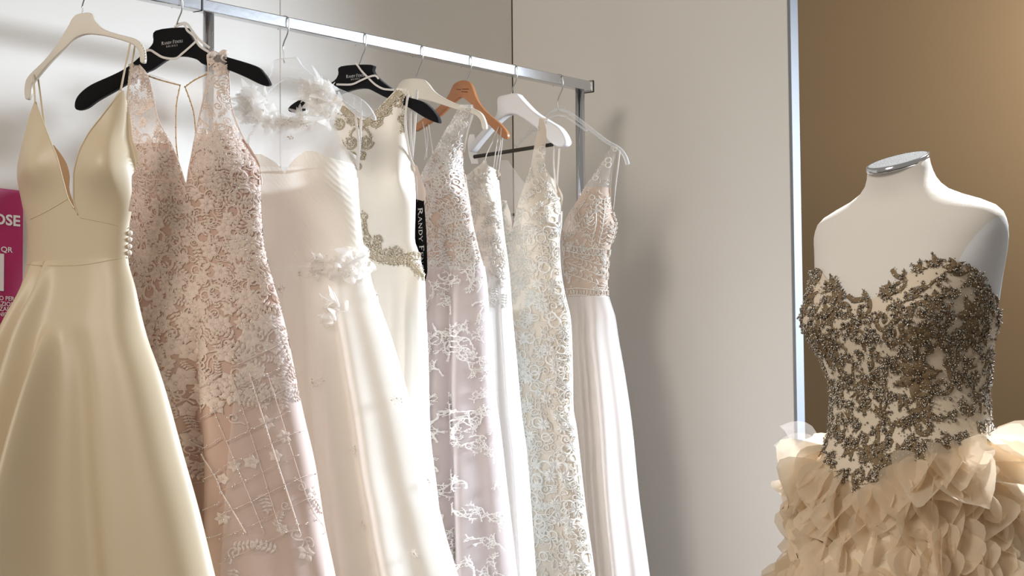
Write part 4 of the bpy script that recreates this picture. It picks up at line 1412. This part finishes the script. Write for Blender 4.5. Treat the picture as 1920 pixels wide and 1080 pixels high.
dense_lace(gH, st, bd, R, 274, 400, 90, .0075, .005, .009, [RG, SC2, SC], None, .5)
dense_lace(gH, st, bd, R, 380, 550, 110, .0085, .006, .011, [LF, SC2, SP], None, .3)
V1, F1 = cd.get(); cd.add(*st.get())
part('corded_embroidery', *cd.get(), M_guip, dH, True, True)
part('beads', *bead_cloud(hb + bd, .0012), M_crystal, dH, True, True)

# ================================================================== dress form
M_form = material('white_jersey', lin(230, 225, 218), 0.75, sheen=0.1, bump=0.15, bscale=900, vary=0.02)
M_form_side = material('white_jersey_side', lin(232, 234, 238), 0.75, bump=0.15, bscale=900, vary=0.02)
M_brushed = material('brushed_steel', (0.20, 0.20, 0.20, 1), 0.65, 0.4, bump=0.5, bscale=500, vary=0.3, vscale=120)

class Torso(Frame):
    def __init__(s, O, psi, rows):
        super().__init__(O, psi)
        rows = sorted(rows)
        z = [r[0] for r in rows]
        s.f = [pchip(z, [r[k] for r in rows]) for k in range(1, 7)]
        s.bumps = []
    def raw(s, th, z):
        a, bf, bb, cu, cd, ex = [f(z) for f in s.f]
        sn, cs = np.sin(th), np.cos(th)
        p = 2.0 / ex
        u = cu + a * np.sign(sn) * np.abs(sn) ** p
        d = cd + np.where(cs > 0, bf, bb) * np.sign(cs) * np.abs(cs) ** p
        for (t0, z0, tw, zw, h) in s.bumps:
            dt = (th - t0 + math.pi) % (2 * math.pi) - math.pi
            dz = (z - z0) / zw
            dz = np.where(dz > 0, dz * 0.75, dz * 1.1)
            g = h * np.exp(-(dt / tw) ** 2 - dz ** 2)
            d = d + g * np.cos(t0); u = u + g * np.sin(t0)
        return u, d
    def map(s, th, z, off):
        th, z = np.broadcast_arrays(np.asarray(th, float), np.asarray(z, float))
        e = 1e-3
        u, d = s.raw(th, z)
        u1, d1 = s.raw(th + e, z); u0, d0 = s.raw(th - e, z)
        tu, td = (u1 - u0), (d1 - d0)
        l = np.sqrt(tu * tu + td * td) + 1e-12
        nu, nd = -td / l, tu / l
        sg = np.where(nu * np.sin(th) + nd * np.cos(th) < 0, -1, 1)
        off = np.asarray(off, float)
        return s.pt(u + nu * sg * off, d + nd * sg * off, z)
    def arc(s, th, z):
        e = 1e-3
        u1, d1 = s.raw(np.asarray(th + e), np.asarray(z)); u0, d0 = s.raw(np.asarray(th - e), np.asarray(z))
        return float(np.hypot(u1 - u0, d1 - d0) / (2 * e))
    def inside(s, P): return np.ones(len(P), bool)

MO = on_depth(1708, 700, 3.75)
#        z      a     bf    bb    cu    cd    ex
TR = [(0.88, .165, .135, .12, 0, 0, 2.2), (0.94, .150, .125, .11, 0, 0, 2.2), (1.00, .126, .108, .09, 0, 0, 2.1), (1.05, .122, .108, .088, 0, 0, 2.1),
      (1.10, .130, .120, .092, 0, 0, 2.1), (1.165, .143, .130, .098, 0, 0, 2.15), (1.22, .152, .112, .10, 0, 0, 2.25), (1.27, .164, .092, .098, 0, .0, 2.35),
      (1.305, .171, .078, .088, 0, .0, 2.4), (1.328, .166, .068, .074, 0, .0, 2.3), (1.343, .140, .060, .066, 0, .001, 2.1), (1.356, .102, .054, .060, 0, .004, 2.0),
      (1.372, .068, .050, .055, 0, .010, 2.0), (1.395, .053, .048, .050, 0, .017, 2.0), (1.42, .049, .047, .047, 0, .022, 2.0), (1.46, .048, .047, .047, 0, .026, 2.0)]
T = Torso(MO, 46, TR)
T.bumps = [(math.radians(-38), 1.160, .42, .050, .026), (math.radians(38), 1.160, .42, .050, .026)]
df = thing('dress_form', 'headless white fabric dress form with a chrome neck cap', 'mannequin', (MO[0], MO[1], 0))
nz_, nt_ = 110, 96
zz = np.linspace(0.30, 1.44, nz_)[:, None]
th = np.linspace(-math.pi, math.pi, nt_, endpoint=False)[None]
V = T.map(th, np.maximum(zz, .88), 0.0)
V[..., 2] = zz + 0 * th
# the neck is cut by a plane that slopes down to the front
uu = (V - T.O) @ T.u; dd = (V - T.O) @ T.n
cut = 1.410 - 0.36 * (dd - .022) + 0.02 * uu
V[..., 2] = np.minimum(V[..., 2], np.where(zz > 1.33, cut, 9))
part('torso', V.reshape(-1, 3), grid_faces(nz_, nt_, True), M_form, df)
t = np.linspace(0, 2 * math.pi, 48, endpoint=False)
def cap_ring(r, dz):
    u = r * np.sin(t); d = .0225 + r * np.cos(t)
    return T.pt(u, d, 1.410 - .36 * (d - .022) + dz)
mb = MB()
rings = [cap_ring(.0475, -.003), cap_ring(.0492, -.002), cap_ring(.0496, .0015), cap_ring(.0494, .005), cap_ring(.0484, .0064), cap_ring(.046, .0066)]
mb.add(np.vstack(rings), grid_faces(6, 48, True))
cap = part('neck_cap', *mb.get(), M_chrome, df)
Vr = cap_ring(.0462, .0064)
part('cap_plate', np.vstack([Vr, Vr.mean(0)[None]]), [(i, (i + 1) % 48, 48) for i in range(48)], M_brushed, cap, False)
# arm-hole covers: slightly raised discs of jersey on each side
for sg in (-1, 1):
    mb = MB()
    k = np.linspace(0, 1, 10)[:, None]; q = np.linspace(0, 2 * math.pi, 40, endpoint=False)[None]
    tht = sg * math.pi / 2 + k * .62 * np.cos(q) + .04 * sg
    zt_ = 1.225 + k * np.where(np.sin(q) > 0, .088, .12) * np.sin(q)
    off = .0022 * (1 - k ** 6) + 0 * q
    mb.add(T.map(tht, zt_, off).reshape(-1, 3), grid_faces(10, 40, True))
    part('armhole_cover', *mb.get(), M_form_side, df)
# stand
P = np.array([[MO[0], MO[1], z] for z in (0.02, .2, .45)])
part('stand_pole', *tube(P, .014, 14), M_chrome, df)
part('stand_base', *tube(np.array([[MO[0], MO[1], 0.0], [MO[0], MO[1], .012]]), .16, 40), M_chrome, df, False)

# ================================================================== the gown on the form
gm = thing('ball_gown', 'strapless gown with bronze beaded corset and champagne petal skirt on the dress form', 'wedding dress', (MO[0], MO[1], .02))
M_corset = material('champagne_net', lin(226, 210, 188), 0.6, sheen=.15, bump=0.15, bscale=500, vary=0.06)
M_bronze = material('bronze_embroidery', lin(164, 140, 108), 0.45, 0.3, bump=0.8, bscale=700, vary=0.45, vscale=120, col2=lin(106, 86, 60))
M_silver = material('antique_silver_bead', (0.86, 0.82, 0.74, 1), 0.16, 0.95, vary=0.35, vscale=300)
M_gunmetal = material('gunmetal_bead', (0.34, 0.31, 0.27, 1), 0.15, 0.95, vary=0.3, vscale=300)
M_petal = material('champagne_organza', lin(250, 236, 214), 0.7, sheen=.1, transl=.5, clear=.28, bump=.1, bscale=300, vary=.05, vscale=6)
M_under = material('champagne_underskirt', lin(240, 222, 196), 0.7, transl=.15, vary=.05)
dg = np.degrees
ztop = pchip([-180, -125, -90, -60, -38, -18, -4, 6, 20, 40, 62, 85, 110, 135, 180], [1.13, 1.14, 1.185, 1.225, 1.245, 1.215, 1.185, 1.188, 1.215, 1.248, 1.238, 1.205, 1.172, 1.14, 1.13])
zbot = pchip([-180, -100, -60, -25, 0, 25, 60, 100, 180], [.985, .985, .972, .945, .910, .940, .970, .985, .985])
th = np.linspace(-180, 180, 121)[None]
k = np.linspace(0, 1, 40)[:, None]
zt = ztop(th); zb_ = zbot(th)
Z = zt * (1 - k) + zb_ * k
part('corset', T.map(np.radians(th) + 0 * Z, Z, .004).reshape(-1, 3), grid_faces(40, 121), M_corset, gm)
st = Stamper(T); RC = random.Random(5)
sil, gun = [], []
acan = merge([leaf2(1, .24, .35), xf(leaf2(.7, .2, .4), .7, 1, .15, .05), xf(leaf2(.62, .18, -.4), -.75, 1, .2, 0), xf(leaf2(.45, .16, .2), 1.3, 1, .1, .05), xf(leaf2(.42, .15, -.2), -1.3, 1, .12, 0)])
curl = merge([scroll2(1.1, .15, 16, 1.0), xf(leaf2(.6, .2, .3), .3, 1, .55, .2), xf(leaf2(.5, .17, -.3), 2.2, 1, -.4, .5)])
bloom = flower2(6, .27)
palm = merge([xf(leaf2(1 - .12 * abs(i), .15, .12 * i), i * .42, 1, 0, 0) for i in (-3, -2, -1, 0, 1, 2, 3)])
vine = merge([ribbon2(np.stack([np.linspace(-1, 1, 12), .3 * np.sin(np.linspace(-3, 3, 12))], 1), .1), xf(leaf2(.5, .16, .3), 1.1, 1, -.5, -.25), xf(leaf2(.5, .16, -.3), -1.1, 1, .4, .2), xf(leaf2(.45, .16, .3), .8, 1, .6, .22)])
KS = [acan, curl, acan, vine, palm, curl, bloom]
def jewel(P, dens):
    for p in P:
        if RC.random() < dens:
            (sil if RC.random() < .8 else gun).append(p + (T.n * .6 + T.u * RC.uniform(-.5, .5)) * .0012 + np.array([RC.gauss(0, .0012), RC.gauss(0, .0012), RC.gauss(0, .0012)]))
def big(P):
    for _ in range(RC.choice([1, 3, 3])):
        gun.append(P[0] + T.n * .002 + np.array([RC.gauss(0, .003), RC.gauss(0, .003), RC.gauss(0, .003)]))
pts = []
def tryput(thd, z, m, rot, sc, mind, dens=.55):
    x = T.arc(math.radians(thd), z) * math.radians(thd)
    for (a, b) in pts:
        if (a - x) ** 2 + (b - z) ** 2 < mind * mind: return
    pts.append((x, z))
    P = st.put(m, math.radians(thd), z, rot, sc, .0052, .9)
    jewel(P, dens)
    if RC.random() < .5: big(P)
# along the top and bottom edges first, leaves reaching past the edge
for thd in list(range(-112, 125, 9)):
    tryput(thd + RC.uniform(-3, 3), float(ztop(thd)) - .012, RC.choice([acan, palm, acan, curl]), math.pi / 2 + RC.uniform(-.9, .9), RC.uniform(.020, .028), .014)
for thd in list(range(-110, 125, 9)):
    tryput(thd + RC.uniform(-3, 3), float(zbot(thd)) + .010, RC.choice([acan, palm, curl, bloom]), -math.pi / 2 + RC.uniform(-.8, .8), RC.uniform(.017, .024), .013)
tryput(38, .0 + 1.07, bloom, .3, .036, .01, .9)
tryput(75, 1.165, bloom, .1, .030, .01, .8)
tryput(-28, 1.135, bloom, .1, .026, .01, .8)
n_try = 0
while n_try < 2600:
    n_try += 1
    thd = RC.uniform(-115, 125)
    zt0, zb0 = float(ztop(thd)) - .012, float(zbot(thd)) + .008
    z = RC.uniform(zb0, zt0)
    tryput(thd, z, RC.choice(KS), RC.uniform(0, 6.28), RC.uniform(.016, .026), .0205)
for _ in range(1100):
    thd = RC.uniform(-115, 125); z = RC.uniform(float(zbot(thd)), float(ztop(thd)))
    p = T.map(math.radians(thd), z, .0055)
    (sil if RC.random() < .75 else gun).append(np.asarray(p))
part('bronze_applique', *st.get(), M_bronze, gm, True, True)
part('silver_beads', *bead_cloud(sil, np.array([RC.uniform(.0007, .0018) for _ in sil])), M_silver, gm, True, True)
part('gunmetal_beads', *bead_cloud(gun, np.array([RC.uniform(.0012, .0030) for _ in gun])), M_gunmetal, gm, True, True)
# skirt
def skirt_r(z):
    return np.interp(z, [0.02, .3, .60, .75, .82, .88], [.42, .34, .245, .208, .186, .168])
def skirt_pt(a, z, off=.0025):
    """point of the skirt's foundation: hugs the form above the hip, a cone below"""
    a, z = np.broadcast_arrays(np.asarray(a, float), np.asarray(z, float))
    up = T.map(a, np.maximum(z, .88), off)
    r = skirt_r(z)
    cone = T.pt(r * np.sin(a), r * np.cos(a) * .9, z)
    k = np.clip((z - .80) / .08, 0, 1)[..., None]
    up = up.copy(); up[..., 2] = z
    return up * k + cone * (1 - k)
zz = np.linspace(.02, .985, 44)[:, None]; tt = np.linspace(-math.pi, math.pi, 72, endpoint=False)[None]
part('underskirt', skirt_pt(tt, zz).reshape(-1, 3), grid_faces(44, 72, True), M_under, gm)
PMs = [petal_mesh('organza_petal', M_petal, c, kk, tw, 8, 6, w, pn) for c, kk, tw, w, pn in ((.16, .4, .3, .42, 0), (.08, .7, -.4, .44, .1), (.24, -.4, .5, .38, 0), (.12, .6, .2, .48, -.1), (.30, .3, -.6, .34, .15), (.0, -.6, .4, .42, .1))]
sp, far = [], []
for row, z0 in enumerate(np.arange(.985, .50, -.0235)):
    n = 26 + row
    for i in range(n):
        a = 2 * math.pi * (i + RC.random() * .8 + .5 * (row % 2)) / n
        z = z0 + RC.uniform(-.012, .012)
        zl = float(zbot((math.degrees(a) + 180) % 360 - 180))
        if z > zl + .004:
            if row > 1: continue
            z = zl - RC.uniform(.0, .012)
        rad = T.u * math.sin(a) + T.n * math.cos(a) * .92
        P = skirt_pt(a, z, .001)
        flare = .26 - .08 * min(row, 6) / 6 + RC.uniform(-.08, .16)
        side = T.u * math.cos(a) - T.n * math.sin(a)
        if row < 3: flare += .05 + .75 * abs(math.sin(a)) ** 2
        dr = -ZV + rad * flare + side * RC.uniform(-.45, .45)
        nr = rad + ZV * .3 + side * RC.uniform(-.4, .4)
        L = RC.uniform(.066, .10)
        vis = (rad @ np.array([-.18, -.98, 0])) > -.25
        (sp if vis and z > .64 else far).append((P, dr, nr, L))
# the most visible 300 are petals of their own, the others one mass
sp.sort(key=lambda q: -q[0][2])
far += sp[300:]; sp = sp[:300]
place_petals(gm, PMs, sp)
mb = MB()
for kx, (P, dr, nr, L) in enumerate(far):
    me = PMs[kx % len(PMs)]
    co = np.zeros(len(me.vertices) * 3); me.vertices.foreach_get('co', co); co = co.reshape(-1, 3)
    dr = dr / np.linalg.norm(dr); nr = nr - dr * (nr @ dr); nr = nr / np.linalg.norm(nr); X = np.cross(nr, -dr)
    mb.add(P + L * (co[:, :1] * X + co[:, 1:2] * nr + co[:, 2:3] * -dr), [tuple(p.vertices) for p in me.polygons])
part('petal_mass', *mb.get(), M_petal, gm, True, True)
# loose tulle pieces standing out from the hip towards the wall panel
for (x, y, dx, dz, L) in ((1530, 822, -1, .30, .060), (1534, 838, -1, -.05, .070), (1524, 852, -1, -.5, .06)):
    P = T.px(x, y, .03)
    me = petal_mesh('tulle_scrap', M_veil, .2, .3, .4, 6, 4, .3)
    place_petals(gm, [me], [(P, T.u * dx + ZV * dz + T.n * .25, -T.n * -1 + ZV * .3, L)], 'tulle_petal')
